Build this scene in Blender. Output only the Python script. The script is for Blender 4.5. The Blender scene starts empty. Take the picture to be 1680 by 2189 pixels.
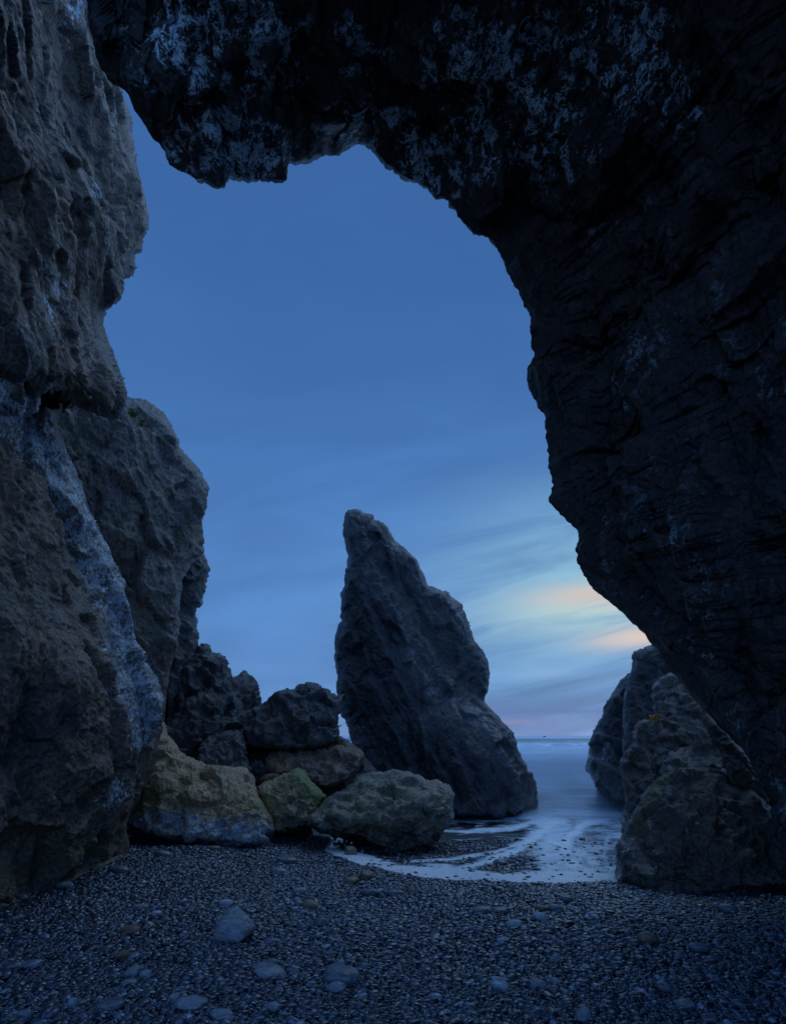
import bpy, math, random
import numpy as np
from mathutils import Vector, Matrix

random.seed(7)
RNG = np.random.default_rng(11)
scene = bpy.context.scene
COL = scene.collection

# ---------------------------------------------------------------- camera model
F = 1300.0; U0 = 840.0; V0 = 1573.0; CZ = 1.6          # focal length in picture units, principal column, horizon row, eye height
def P3(u, v, Y):
    u = np.asarray(u, float); v = np.asarray(v, float); Y = np.asarray(Y, float)
    return np.stack(np.broadcast_arrays((u-U0)/F*Y, Y, CZ+(V0-v)/F*Y), -1)
def proj(p):
    return U0+p[..., 0]/p[..., 1]*F, V0-(p[..., 2]-CZ)/p[..., 1]*F

# ---------------------------------------------------------------- noise
_G = RNG.normal(size=(256, 3)); _G /= np.linalg.norm(_G, axis=1)[:, None]
_R = RNG.random((4096, 4))
def _hash(ix, iy, iz, seed):
    h = (ix.astype(np.int64)*73856093) ^ (iy.astype(np.int64)*19349663) ^ (iz.astype(np.int64)*83492791) ^ (seed*2654435761)
    h = (h ^ (h >> 13))*1274126177
    return (h ^ (h >> 16)) & 0x7fffffff
def gnoise(p, seed=0):
    i = np.floor(p).astype(np.int64); f = p-i
    w = f*f*f*(f*(f*6-15)+10)
    out = 0
    for dx in (0, 1):
        wx = w[:, 0] if dx else 1-w[:, 0]
        for dy in (0, 1):
            wy = w[:, 1] if dy else 1-w[:, 1]
            for dz in (0, 1):
                wz = w[:, 2] if dz else 1-w[:, 2]
                g = _G[_hash(i[:, 0]+dx, i[:, 1]+dy, i[:, 2]+dz, seed) & 255]
                out = out+wx*wy*wz*(g[:, 0]*(f[:, 0]-dx)+g[:, 1]*(f[:, 1]-dy)+g[:, 2]*(f[:, 2]-dz))
    return out*1.6
def fbm(p, octs=4, seed=0, gain=.5, lac=2.03):
    a = 1; s = 0
    for o in range(octs):
        s = s+a*gnoise(p, seed+o*17); p = p*lac; a *= gain
    return s
def ridged(p, octs=3, seed=0, gain=.5):
    a = 1; s = 0
    for o in range(octs):
        s = s+a*(1-2*np.abs(gnoise(p, seed+o*31))); p = p*2.1; a *= gain
    return s
def cells(p, seed=0):
    """nearest and second nearest cell distance, offset to the cell centre and its random numbers"""
    i = np.floor(p).astype(np.int64)
    n = len(p); d1 = np.full(n, 9.); d2 = np.full(n, 9.); off = np.zeros((n, 3)); rid = np.zeros(n, np.int64); off2 = np.zeros((n, 3)); rid2 = np.zeros(n, np.int64)
    for dx in (-1, 0, 1):
        for dy in (-1, 0, 1):
            for dz in (-1, 0, 1):
                h = _hash(i[:, 0]+dx, i[:, 1]+dy, i[:, 2]+dz, seed)
                r = _R[h & 4095]
                o = p-(i+np.array([dx, dy, dz])+.1+.8*r[:, :3])
                d = np.sqrt((o*o).sum(1))
                m = d < d1; m2 = ~m & (d < d2)
                off2[m] = off[m]; rid2[m] = rid[m]; d2[m] = d1[m]
                off2[m2] = o[m2]; rid2[m2] = h[m2]; d2[m2] = d[m2]
                d1[m] = d[m]; off[m] = o[m]; rid[m] = h[m]
    return d1, d2, off, rid, off2, rid2
def facets(p, seed=0):
    d1, d2, off, rid, off2, rid2 = cells(p, seed)
    ta = (off*_G[(rid >> 3) & 255]).sum(1)+.25*(_R[rid & 4095, 3]-.5)
    tb = (off2*_G[(rid2 >> 3) & 255]).sum(1)+.25*(_R[rid2 & 4095, 3]-.5)
    e = np.clip((d2-d1)/.09, 0, 1); e = .5+.5*e*e*(3-2*e)
    return ta*e+tb*(1-e), 1-np.clip((d2-d1)/.12, 0, 1)
def smooth(a, b, x):
    t = np.clip((x-a)/(b-a), 0, 1); return t*t*(3-2*t)

# ---------------------------------------------------------------- ground height
def ground_z(x, y):
    x = np.asarray(x, float); y = np.asarray(y, float)
    z = -.062*np.clip(y-5, 0, 10)-.05*np.clip(y-15, 0, 60)
    left = smooth(-.6, -2.6, x)
    z = z+left*.14*smooth(6, 9.5, y)*(1-smooth(16, 25, y))
    z = z+.018*np.sin(x*1.7+y*.9)+.014*np.sin(x*3.1-y*2.3+1)+.01*np.sin(5.3*x+1.9*y)
    return z
def ground_depth(u, v):
    u = np.asarray(u, float); v = np.maximum(np.asarray(v, float), V0+12)
    Y = CZ*F/(v-V0)
    for _ in range(40):
        Y = .5*Y+.5*(CZ-ground_z((u-U0)/F*Y, Y))*F/(v-V0)
    return np.clip(Y, .5, 200)

# ---------------------------------------------------------------- object helpers
def tag(o, label=None, cat=None, group=None, kind=None):
    if label: o['label'] = label
    if cat: o['category'] = cat
    if group: o['group'] = group
    if kind: o['kind'] = kind
    return o
def mesh_from(name, V, quads, mat, parent=None, origin=None, tris=None, attrs=None, smooth_shade=True):
    V = np.asarray(V, float)
    if origin is None:
        origin = np.array([V[:, 0].mean(), V[:, 1].mean(), V[:, 2].min()])
    me = bpy.data.meshes.new(name)
    L = V-np.asarray(origin)
    quads = np.asarray(quads, np.int32).reshape(-1, 4) if quads is not None and len(quads) else np.zeros((0, 4), np.int32)
    tris = np.asarray(tris, np.int32).reshape(-1, 3) if tris is not None and len(tris) else np.zeros((0, 3), np.int32)
    me.vertices.add(len(L)); me.vertices.foreach_set('co', L.astype(np.float32).ravel())
    nl = len(quads)*4+len(tris)*3
    me.loops.add(nl); me.loops.foreach_set('vertex_index', np.concatenate([quads.ravel(), tris.ravel()]))
    nf = len(quads)+len(tris)
    me.polygons.add(nf)
    st = np.concatenate([np.arange(len(quads))*4, len(quads)*4+np.arange(len(tris))*3]).astype(np.int32)
    me.polygons.foreach_set('loop_start', st)
    me.update(calc_edges=True)
    me.polygons.foreach_set('use_smooth', np.full(nf, smooth_shade))
    for k, a in (attrs or {}).items():
        at = me.attributes.new(k, 'FLOAT', 'POINT'); at.data.foreach_set('value', np.asarray(a, np.float32))
    me.materials.append(mat)
    o = bpy.data.objects.new(name, me); COL.objects.link(o)
    o.location = origin
    if parent is not None:
        o.parent = parent
        o.location = Vector(origin)-parent.location
    return o
def vnormals(V, Q):
    a, b, c, d = (V[Q[:, k]] for k in range(4))
    n = np.cross(c-a, d-b)
    N = np.zeros_like(V)
    for k in range(4):
        for ax in range(3):
            N[:, ax] += np.bincount(Q[:, k], n[:, ax], len(V))
    return N/np.maximum(np.linalg.norm(N, axis=1), 1e-12)[:, None]
def resample(pts, step, closed=True):
    pts = np.asarray(pts, float)
    q = np.vstack([pts, pts[:1]]) if closed else pts
    s = np.concatenate([[0], np.cumsum(np.linalg.norm(np.diff(q[:, :2], axis=0), axis=1))])
    n = max(8, int(s[-1]/step))
    t = np.linspace(0, s[-1], n, endpoint=not closed)
    return np.stack([np.interp(t, s, q[:, k]) for k in range(q.shape[1])], 1)
def polydist(u, v, poly, closed=True):
    """signed test and nearest point on a polygon for many points"""
    n = len(poly); best = np.full(u.shape, 1e18); bx = np.zeros(u.shape); by = np.zeros(u.shape); ins = np.zeros(u.shape, bool)
    for k in range(n if closed else n-1):
        x1, y1 = poly[k][:2]; x2, y2 = poly[(k+1) % n][:2]
        dx, dy = x2-x1, y2-y1; l2 = dx*dx+dy*dy+1e-12
        t = np.clip(((u-x1)*dx+(v-y1)*dy)/l2, 0, 1)
        px = x1+t*dx; py = y1+t*dy; d = (u-px)**2+(v-py)**2
        m = d < best
        best = np.where(m, d, best); bx = np.where(m, px, bx); by = np.where(m, py, by)
        c = ((y1 > v) != (y2 > v))
        if dy != 0:
            ins ^= c & (u < dx*(v-y1)/dy+x1)
    return ins, np.sqrt(best), bx, by
def linedist(u, v, pts):
    """distance to a polyline of (u, v, halfwidth), in halfwidths"""
    best = np.full(u.shape, 1e9)
    for k in range(len(pts)-1):
        x1, y1, w1 = pts[k]; x2, y2, w2 = pts[k+1]
        dx, dy = x2-x1, y2-y1
        t = np.clip(((u-x1)*dx+(v-y1)*dy)/(dx*dx+dy*dy+1e-9), 0, 1)
        d = np.hypot(u-x1-t*dx, v-y1-t*dy)/(w1+(w2-w1)*t)
        best = np.minimum(best, d)
    return best
def rbf(ctrl, u, v):
    """surface through (u, v, value) with straight cone-like ridges"""
    c = np.asarray(ctrl, float)
    if len(c) == 1: return np.full(np.shape(u), c[0, 2])
    r = np.hypot(c[:, None, 0]-c[None, :, 0], c[:, None, 1]-c[None, :, 1])
    n = len(c)
    A = np.zeros((n+3, n+3)); A[:n, :n] = r; A[:n, n] = 1; A[:n, n+1] = c[:, 0]/1000; A[:n, n+2] = c[:, 1]/1000
    A[n:, :n] = A[:n, n:].T
    if n < 4: A[:n, n+1:] = 0; A[n+1:, :n] = 0; A[n+1, n+1] = A[n+2, n+2] = 1
    b = np.zeros(n+3); b[:n] = c[:, 2]
    w = np.linalg.lstsq(A, b, rcond=None)[0]
    out = w[n]+w[n+1]*u/1000+w[n+2]*v/1000
    for k in range(n):
        out = out+w[k]*np.hypot(u-c[k, 0], v-c[k, 1])
    return out

# ---------------------------------------------------------------- materials
class NT:
    def __init__(s, tree):
        s.t = tree; s.n = tree.nodes; s.l = tree.links
    def new(s, ty, **kw):
        n = s.n.new(ty)
        for k, v in kw.items(): setattr(n, k, v)
        return n
    def put(s, sock, v):
        if v is None: return
        if isinstance(v, bpy.types.NodeSocket): s.l.new(v, sock)
        else:
            if sock.type == 'RGBA' and not isinstance(v, (int, float)) and len(v) == 3: v = (*v, 1)
            sock.default_value = v
    def math(s, op, a, b=None, c=None, clamp=False):
        n = s.new('ShaderNodeMath', operation=op, use_clamp=clamp)
        s.put(n.inputs[0], a); s.put(n.inputs[1], b); s.put(n.inputs[2], c)
        return n.outputs[0]
    def mul(s, a, b): return s.math('MULTIPLY', a, b)
    def add(s, a, b): return s.math('ADD', a, b)
    def sub(s, a, b): return s.math('SUBTRACT', a, b)
    def ramp(s, x, lo, hi, a=0., b=1.):
        n = s.new('ShaderNodeMapRange', interpolation_type='SMOOTHSTEP')
        s.put(n.inputs[0], x); s.put(n.inputs[1], lo); s.put(n.inputs[2], hi); s.put(n.inputs[3], a); s.put(n.inputs[4], b)
        return n.outputs[0]
    def mix(s, f, a, b, mode='MIX'):
        n = s.new('ShaderNodeMix', data_type='RGBA', blend_type=mode)
        s.put(n.inputs[0], f); s.put(n.inputs[6], a); s.put(n.inputs[7], b)
        return n.outputs[2]
    def noise(s, vec, scale, detail=4, rough=.5, dist=0., out=0):
        n = s.new('ShaderNodeTexNoise')
        s.put(n.inputs['Vector'], vec); n.inputs['Scale'].default_value = scale; n.inputs['Detail'].default_value = detail
        n.inputs['Roughness'].default_value = rough; n.inputs['Distortion'].default_value = dist
        return n.outputs[out]
    def voro(s, vec, scale, feature='F1', out='Distance'):
        n = s.new('ShaderNodeTexVoronoi', feature=feature)
        s.put(n.inputs['Vector'], vec); n.inputs['Scale'].default_value = scale
        return n.outputs[out]
    def attr(s, name):
        n = s.new('ShaderNodeAttribute'); n.attribute_name = name; return n.outputs['Fac']
    def vec(s, x, y, z):
        n = s.new('ShaderNodeCombineXYZ'); s.put(n.inputs[0], x); s.put(n.inputs[1], y); s.put(n.inputs[2], z); return n.outputs[0]
    def scalevec(s, v, sc):
        n = s.new('ShaderNodeMapping'); s.put(n.inputs['Vector'], v); n.inputs['Scale'].default_value = sc; return n.outputs[0]
def new_mat(name):
    m = bpy.data.materials.new(name); m.use_nodes = True
    t = NT(m.node_tree); t.n.clear()
    out = t.new('ShaderNodeOutputMaterial')
    return m, t, out
def principled(t, out, **kw):
    b = t.new('ShaderNodeBsdfPrincipled')
    for k, v in kw.items(): t.put(b.inputs[k.replace("_", " ")], v)
    t.l.new(b.outputs[0], out.inputs[0]); return b

def rock_mat(name, c1, c2, c3, size=1., rough=.52, pale=(.50, .57, .66), moss=(.09, .11, .03), grain=1., spec=.6, vein=False, stretch=(1, 1, 1), wetrough=.22):
    m, t, out = new_mat(name)
    tc = t.new('ShaderNodeTexCoord').outputs['Object']
    sv = t.scalevec(tc, stretch)
    n1 = t.noise(sv, .9/size, 7, .62, .6)
    n2 = t.noise(sv, 3.3/size, 8, .65, .3)
    n3 = t.noise(sv, 26, 5, .7)
    n4 = t.noise(tc, 95, 3, .6)
    col = t.mix(t.ramp(n1, .38, .62), c1, c2)
    col = t.mix(t.ramp(n2, .45, .66), col, c3)
    vc = t.voro(sv, 34, out='Color')
    hs = t.new('ShaderNodeSeparateColor'); t.l.new(vc, hs.inputs[0])
    k = t.add(t.ramp(n3, .34, .66, .55, 1.4), t.ramp(hs.outputs[0], 0, 1, -.22, .22))
    k = t.mul(k, t.ramp(n4, .35, .65, .74, 1.26))
    col = t.mix(1., col, t.vec(k, k, k), 'MULTIPLY')
    # moss / algae
    mo = t.ramp(t.add(t.mul(t.attr('moss'), 1.0), t.mul(t.sub(n2, .5), 1.1)), .38, .72)
    col = t.mix(t.mul(mo, .85), col, moss)
    # pale mask: salt, lichen and barnacle crust, plus painted highlights and sheen
    nv = t.noise(sv, 9, 9, .8, .6)
    pa = t.add(t.add(t.mul(t.attr('pale'), .62), t.mul(t.sub(nv, .5), 2.6)), t.mul(t.sub(t.noise(t.scalevec(sv, (1, 1, .45)), 38, 4, .6), .5), 1.5))
    if vein:
        v1 = t.math('ABSOLUTE', t.sub(t.noise(sv, 4.2, 5, .6, 1.2), .5)); v2 = t.math('ABSOLUTE', t.sub(t.noise(sv, 11., 4, .6, .9), .5))
        v3 = t.math('ABSOLUTE', t.sub(t.noise(sv, 24., 3, .6, .6), .5))
        ve = t.add(t.add(t.ramp(v1, .0, .075, 1., 0.), t.mul(t.ramp(v2, .0, .07, 1., 0.), .75)), t.mul(t.ramp(v3, .0, .06, 1., 0.), .35))
        pa = t.add(t.mul(t.attr('pale'), .66), t.sub(t.mul(t.mul(ve, .66), t.ramp(nv, .38, .58, .2, 1.15)), .18))
    pm = t.ramp(pa, .48, .60)
    pn = t.mul(t.ramp(t.noise(tc, 55, 4, .7), .33, .67, .45, 1.35), t.ramp(n2, .3, .7, .6, 1.3))
    pc = t.mix(1., pale, t.vec(pn, pn, pn), 'MULTIPLY')
    pm = t.mul(pm, t.ramp(t.attr('pale'), .04, .34 if vein else .25))
    col = t.mix(pm, col, pc)
    wet = t.attr('wet')
    wm = t.ramp(t.add(wet, t.mul(t.sub(n2, .5), .9)), .35, .7)
    wm = t.mul(wm, t.ramp(wet, .03, .2))
    col = t.mix(t.mul(wm, .45), col, t.mix(1., col, (.35, .38, .42), 'MULTIPLY'))
    ro = t.math('SUBTRACT', t.add(t.ramp(n3, .3, .7, -.08, .10), t.ramp(n2, .35, .65, rough-.16, rough+.14)), t.mul(wm, rough-wetrough))
    if vein: ro = t.sub(ro, t.mul(pm, .22))
    b1 = t.new('ShaderNodeBump'); b1.inputs['Strength'].default_value = .8*grain; b1.inputs['Distance'].default_value = .035
    t.put(b1.inputs['Height'], t.add(t.mul(n3, 1.0), t.mul(t.voro(sv, 22), .55)))
    b2 = t.new('ShaderNodeBump'); b2.inputs['Strength'].default_value = .5*grain; b2.inputs['Distance'].default_value = .010
    t.put(b2.inputs['Height'], n4); t.l.new(b1.outputs[0], b2.inputs['Normal'])
    bs = principled(t, out, Base_Color=col, Roughness=ro, Normal=b2.outputs[0])
    t.put(bs.inputs['Specular IOR Level'], t.add(spec, t.mul(wm, .4)))
    return m

# ---------------------------------------------------------------- rock builder
def ledges(p, n, period, seed):
    n = np.asarray(n, float); n = n/np.linalg.norm(n)
    q = (p@n)/period+.30*fbm(p/(period*2.6), 3, seed+60)
    f = q-np.floor(q); lay = np.floor(q).astype(np.int64)
    prof = np.where(f < .82, f/.82, (1-f)/.18)-.5
    return prof*(.35+.9*_R[(lay*37+seed) & 4095, 1])*np.clip(.55+1.1*gnoise(p/(period*3.5), seed+61), .05, 1.3)
def displace(V, Q, N, S, amp=1., seed=0, fine=1., stretch=(1, 1, 1), fac=1., guard=None, strata=None):
    p = V*np.asarray(stretch)
    wp = lambda sc, k: np.stack([gnoise(p/sc+9*j, seed+k) for j in range(3)], 1)
    f1, k1 = facets(p/(.36*S)+.16*wp(.4*S, 5), seed+1)
    f2, k2 = facets(p/(.15*S)+.15*wp(.16*S, 6), seed+2)
    f3, k3 = facets(p/.085+.2*wp(.12, 7), seed+3)
    big = .05*S*fbm(p/(.8*S), 2, seed)+.165*S*f1*fac+.010*S*(ridged(p/(.3*S), 2, seed+3)-.3)
    mid = .064*S*f2*fac-.006*S*k2
    if strata is not None:
        for st in strata: mid = mid+st[4]*ledges(p, st[:3], st[3], seed+int(st[3]*100))
    small = fine*(.020*f3-.004*k3+.010*fbm(p/.10, 3, seed+4, .5))
    if guard is None: guard = 1.
    h = amp*big*(.30+.70*guard)+amp*mid*(.45+.55*guard)+small*(.18+.82*guard)
    return V+N*h[:, None]

def rock(name, poly, front, R, w, T, mat, step=3., S=1., seed=0, amp=1., fine=1., stretch=(1, 1, 1), fac=1., attrs=None, onground=True, jag=1.3, extra=None, curve=.75, strata=None, dshift=0., contact=False):
    """a closed rock: the outline at its own distance, a modelled front surface and a thick rounded back.
    front: constant depth, list of (u, v, depth) or function(u, v); R: how far the edge curls back; w: width of the curl; T: thickness behind the edge"""
    poly = resample(poly, step*1.2)
    if jag:
        q = np.column_stack([poly/11., np.zeros(len(poly))])
        d = np.roll(poly, -1, 0)-np.roll(poly, 1, 0); nrm = np.column_stack([d[:, 1], -d[:, 0]]); nrm /= np.linalg.norm(nrm, axis=1)[:, None]+1e-9
        poly = poly+nrm*(jag*fbm(q, 4, seed+50, .48))[:, None]
    u0, v0 = poly.min(0)-step; u1, v1 = poly.max(0)+step
    nu = int((u1-u0)/step)+2; nv = int((v1-v0)/step)+2
    gu, gv = np.meshgrid(u0+np.arange(nu)*step, v0+np.arange(nv)*step)
    gu = gu.ravel(); gv = gv.ravel()
    coarse = poly if len(poly) < 400 else poly[::max(1, len(poly)//700)]
    ins, d, bx, by = polydist(gu, gv, coarse)
    I = np.arange(nu*nv).reshape(nv, nu)
    C = np.stack([I[:-1, :-1].ravel(), I[1:, :-1].ravel(), I[1:, 1:].ravel(), I[:-1, 1:].ravel()], 1)
    C = C[ins[C].any(1)]
    used = np.unique(C)
    gu = np.where(ins, gu, bx); gv = np.where(ins, gv, by); d = np.where(ins, d, 0)
    if callable(front): Fd = front(gu[used], gv[used])
    elif np.isscalar(front): Fd = np.full(len(used), float(front))
    else: Fd = rbf(front, gu[used], gv[used])
    uu, vv, dd, ii = gu[used], gv[used], d[used], ins[used]
    Fd = Fd+dshift
    if (onground and not callable(front) and contact is not None) or contact:
        foot = (~ii) & (vv > poly[:, 1].max()-26)
        Fd = Fd+np.median(ground_depth(uu[foot], vv[foot])-.06-Fd[foot])
    w = w*.62
    x = np.clip(dd/w, 0, 1); c = np.sqrt(np.maximum(0, 1-(1-x)**2))**curve
    if onground:
        bs = smooth(poly[:, 1].max()-46, poly[:, 1].max()-18, by[used])
        c = 1-(1-c)*(1-.8*bs)
    Yf = Fd+R*(1-c)
    if onground:
        Yf = Yf+bs*(1-smooth(0, 1, x))*(ground_depth(uu, vv)+.05-Yf)
    if extra is not None: Yf = Yf+extra(uu, vv, dd)
    Yb = Fd+R+T*np.sqrt(np.maximum(0, 1-(1-np.clip(dd/(w*1.6), 0, 1))**2))
    if onground:
        gd = ground_depth(uu, vv)
        lim = gd+.12
        low = (vv > V0+40)
        sh = np.where(low, np.minimum(0, lim-(Fd+R)), 0)*(1-bs*(1-smooth(0, 1, x)))
        # let the whole lower body lean forward so that it stands on the beach where the picture shows it
        Yf = Yf+sh*.9; Yb = Yb+sh*np.where(ii, .6, .9)
    remap = np.full(nu*nv, -1); remap[used] = np.arange(len(used))
    CF = remap[C]
    Vf = P3(uu, vv, Yf)
    bid = np.where(ii, len(used)+np.cumsum(ii)-1, np.arange(len(used)))
    Vb = P3(uu, vv, Yb)[ii]
    V = np.vstack([Vf, Vb])
    CB = bid[CF][:, ::-1]
    Q = np.vstack([CF, CB])
    # winding: front faces towards the eye
    N = vnormals(V, Q)
    toeye = (np.array([0, 0, CZ])-Vf)
    if ((N[:len(used)]*toeye).sum(1) > 0).mean() < .5:
        Q = Q[:, ::-1]; N = -N
    nb = len(Vb)
    U = np.concatenate([uu, uu[ii]]); W = np.concatenate([vv, vv[ii]])
    gd_ = smooth(0, 1, np.concatenate([dd, dd[ii]])/22.)
    V2 = displace(V, Q, N, S, amp, seed, fine, stretch, fac, gd_, strata)
    A = {'pale': np.zeros(len(V)), 'moss': np.zeros(len(V)), 'wet': np.zeros(len(V))}
    for k, fn in (attrs or {}).items():
        A[k] = np.clip(fn(U, W, V2, N), 0, 1)
    return mesh_from(name, V2, Q, mat, attrs=A)

M = {}
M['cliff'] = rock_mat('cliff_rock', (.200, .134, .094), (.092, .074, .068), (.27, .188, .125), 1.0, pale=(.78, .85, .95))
M['cliff2'] = rock_mat('cliff_rock_far', (.17, .128, .098), (.105, .088, .080), (.235, .18, .128), 1.6, stretch=(1, 1, .6))
M['dark'] = rock_mat('dark_basalt', (.070, .058, .055), (.050, .045, .046), (.100, .078, .066), 1.1)
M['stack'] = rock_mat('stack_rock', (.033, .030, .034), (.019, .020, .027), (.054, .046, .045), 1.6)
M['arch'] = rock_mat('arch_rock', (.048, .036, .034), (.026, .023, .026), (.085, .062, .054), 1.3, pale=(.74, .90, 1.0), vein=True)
M['brown'] = rock_mat('brown_boulder_rock', (.19, .105, .058), (.105, .070, .052), (.24, .145, .08), .8)
M['tan'] = rock_mat('ochre_boulder_rock', (.46, .285, .135), (.30, .19, .10), (.52, .35, .19), .9, moss=(.17, .17, .045), pale=(.46, .54, .64))
M['green'] = rock_mat('mossy_boulder_rock', (.30, .215, .105), (.19, .145, .075), (.36, .27, .13), .7, moss=(.16, .18, .045))
M['grey'] = rock_mat('grey_green_boulder_rock', (.22, .172, .110), (.12, .104, .082), (.29, .23, .145), .8, moss=(.12, .135, .035))
M['right'] = rock_mat('brown_wet_rock', (.085, .063, .046), (.050, .043, .041), (.125, .095, .064), .9, moss=(.11, .10, .03))

# ================================================================ SETTING
# ---- beach sheet
def axis(parts):
    return np.unique(np.concatenate(parts).round(5))
gx = axis([np.arange(-7, 7.01, .06), -7-np.geomspace(.1, 4000, 40), 7+np.geomspace(.1, 4000, 40)])
gy = axis([np.arange(-6, 18.01, .06), 18+np.geomspace(.1, 4000, 40), -6-np.geomspace(.1, 300, 14)])
X, Yy = np.meshgrid(gx, gy)
gp = np.stack([X.ravel(), Yy.ravel(), np.zeros(X.size)], 1)
gp[:, 2] = ground_z(gp[:, 0], gp[:, 1])-.006+.006*fbm(gp*np.array([14, 14, 1]), 2, 3)
I = np.arange(X.size).reshape(X.shape)
GQ = np.stack([I[:-1, :-1].ravel(), I[:-1, 1:].ravel(), I[1:, 1:].ravel(), I[1:, :-1].ravel()], 1)
m, t, out = new_mat('wet_black_gravel')
tc = t.new('ShaderNodeTexCoord').outputs['Object']
vd = t.voro(tc, 75); vc = t.voro(tc, 75, out='Color')
sp = t.new('ShaderNodeSeparateColor'); t.l.new(vc, sp.inputs[0])
kk = t.ramp(sp.outputs[0], 0, 1, .45, 1.7)
gc = t.mix(1., (.040, .042, .048), t.vec(kk, kk, kk), 'MULTIPLY')
bb = t.new('ShaderNodeBump'); bb.inputs['Strength'].default_value = 1; bb.inputs['Distance'].default_value = .012; bb.invert = True
t.put(bb.inputs['Height'], vd)
principled(t, out, Base_Color=gc, Roughness=.38, Normal=bb.outputs[0])
M['gravel'] = m
beach = mesh_from('beach', gp, GQ, M['gravel'], origin=(0, 0, 0)); tag(beach, kind='structure')

# ---- sea and swash
SEA = -.50
edge_px = [(690, 1823), (701, 1827), (762, 1849), (844, 1870), (946, 1883), (1082, 1890), (1218, 1891), (1300, 1890), (1345, 1894), (1400, 1886), (1700, 1850)]
eu = np.array([e[0] for e in edge_px], float); ev = np.array([e[1] for e in edge_px], float)
ed = ground_depth(eu, ev)
ex = (eu-U0)/F*ed
edge_xy = np.column_stack([ex, ed])
sx = axis([np.arange(-2.2, 4.6, .028), -2.2-np.geomspace(.06, 5000, 60), 4.6+np.geomspace(.06, 5000, 60)])
sy = axis([np.arange(6.2, 16.0, .028), 16+np.geomspace(.05, 6000, 190)])
X, Yy = np.meshgrid(sx, sy); xf = X.ravel(); yf = Yy.ravel()
# signed distance seaward of the water's edge, in metres
exs = np.concatenate([[-60, -4.2, -2.0, -1.2], ex, [40]]); eys = np.concatenate([[40, 24, 17, 12.6], ed, [6.4]])
def seaward(x, y):
    pp = np.stack([x, y, 0*x], 1); ye = np.interp(x, exs, eys)
    wob = .16*fbm(pp*2.2, 3, 71)+.05*fbm(pp*9, 2, 72)
    return (y-ye)*.85+wob*smooth(0, 1.2, np.abs(y-ye)+.7)
def foam_cover(x, y, z, sd):
    pp = np.stack([x, y, 0*x], 1)
    uu = U0+x/y*F; vv = V0-(z-CZ)/y*F
    front = smooth(.0, .07, sd)*(1-smooth(.45, 1.15, sd+.35*fbm(pp*1.5, 3, 73)))
    tong = 1-smooth(.3, 1.9, linedist(uu, vv, [(1150, 1690, 40), (1165, 1740, 45), (1180, 1780, 44), (1195, 1830, 56), (1225, 1885, 100)])+.5*fbm(pp*2.0, 3, 74))
    rightf = smooth(1120, 1240, uu)*smooth(1690, 1730, vv)*(.66+.34*fbm(pp*1.1, 3, 79))
    deep = 1-smooth(1738, 1772, vv+10*fbm(pp*1.3, 2, 75))
    arcs = (.5+.5*np.sin(sd*11+3.5*fbm(pp*.8, 3, 76)))**7*.95*smooth(.45, .8, sd)*smooth(820, 960, uu)*smooth(-.35, .25, fbm(pp*1.1, 2, 80))
    sw = .45*fbm(pp*1.3, 3, 81)
    streaks = np.maximum.reduce([a_*np.exp(-(np.maximum(linedist(uu, vv, pl)+sw, 0))**2) for a_, pl in (
        (1.0, [(1260, 1712, 14), (1200, 1740, 16), (1165, 1775, 18), (1110, 1815, 14), (1020, 1850, 10), (930, 1868, 8)]),
        (.95, [(1330, 1735, 10), (1250, 1760, 14), (1205, 1800, 18), (1215, 1850, 16), (1265, 1888, 14)]),
        (.85, [(1170, 1752, 9), (1090, 1772, 8), (1000, 1778, 5), (930, 1776, 4)]),
        (.8, [(1150, 1790, 8), (1060, 1822, 6), (960, 1838, 5), (880, 1842, 4)]),
        (.7, [(1300, 1790, 10), (1290, 1830, 9), (1310, 1870, 10)]))])
    c = np.clip(np.maximum.reduce([front*1.05, tong*.78, rightf*.8, deep, arcs*.7, streaks, .22+0*sd]), 0, 1)*smooth(.0, .05, sd)
    return np.where(uu > 2500, 1, c), np.clip(deep, 0, 1)
pp = np.stack([xf, yf, 0*xf], 1)
sd = seaward(xf, yf)
far = smooth(16, 60, yf)
clear = np.zeros(len(xf))
swell = .05*fbm(pp*np.array([.15, .5, 1]), 3, 41)*smooth(11, 20, yf)*(1+5*smooth(40, 200, yf))
# the two dark lines of swell out towards the horizon
for (yc, amp_, wd) in ((118, 1.15, 9), (150, 1.0, 12), (205, .9, 16), (72, .25, 8)):
    ph = yf-yc-4*np.sin(xf*.03+yc)
    swell = swell+amp_*np.where(ph < 0, np.exp(-(ph/(wd*.35))**2), np.exp(-(ph/wd)**2))*(.75+.25*np.sin(xf*.021+yc))
uu0 = U0+xf/yf*F; vv0 = V0+(CZ-SEA)/yf*F+6*fbm(pp*.5, 3, 46)
clear = smooth(130, 165, yf+10*fbm(pp*.02, 2, 44))*(1-smooth(330, 520, yf))*.9+.75*np.exp(-(((uu0-1150)/40)**2+((vv0-1708)/11)**2))+.6*np.exp(-(((uu0-1245)/45)**2+((vv0-1690)/8)**2))+.4*smooth(33, 40, yf+3*fbm(pp*.1, 2, 45))*(1-smooth(44, 60, yf))*smooth(9, 3, xf)
z = np.maximum(SEA+swell+.006*fbm(pp*3.5, 2, 77), ground_z(xf, yf)+.010+.0015*fbm(pp*5, 2, 78))
uu = U0+xf/yf*F; vv = V0-(z-CZ)/yf*F
cover, pooled = foam_cover(xf, yf, z, sd)
I = np.arange(X.size).reshape(X.shape)
SQ = np.stack([I[:-1, :-1].ravel(), I[:-1, 1:].ravel(), I[1:, 1:].ravel(), I[1:, :-1].ravel()], 1)
SQ = SQ[(sd[SQ] > 0).any(1)]
us = np.unique(SQ); rm = np.full(X.size, -1); rm[us] = np.arange(len(us))
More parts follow.
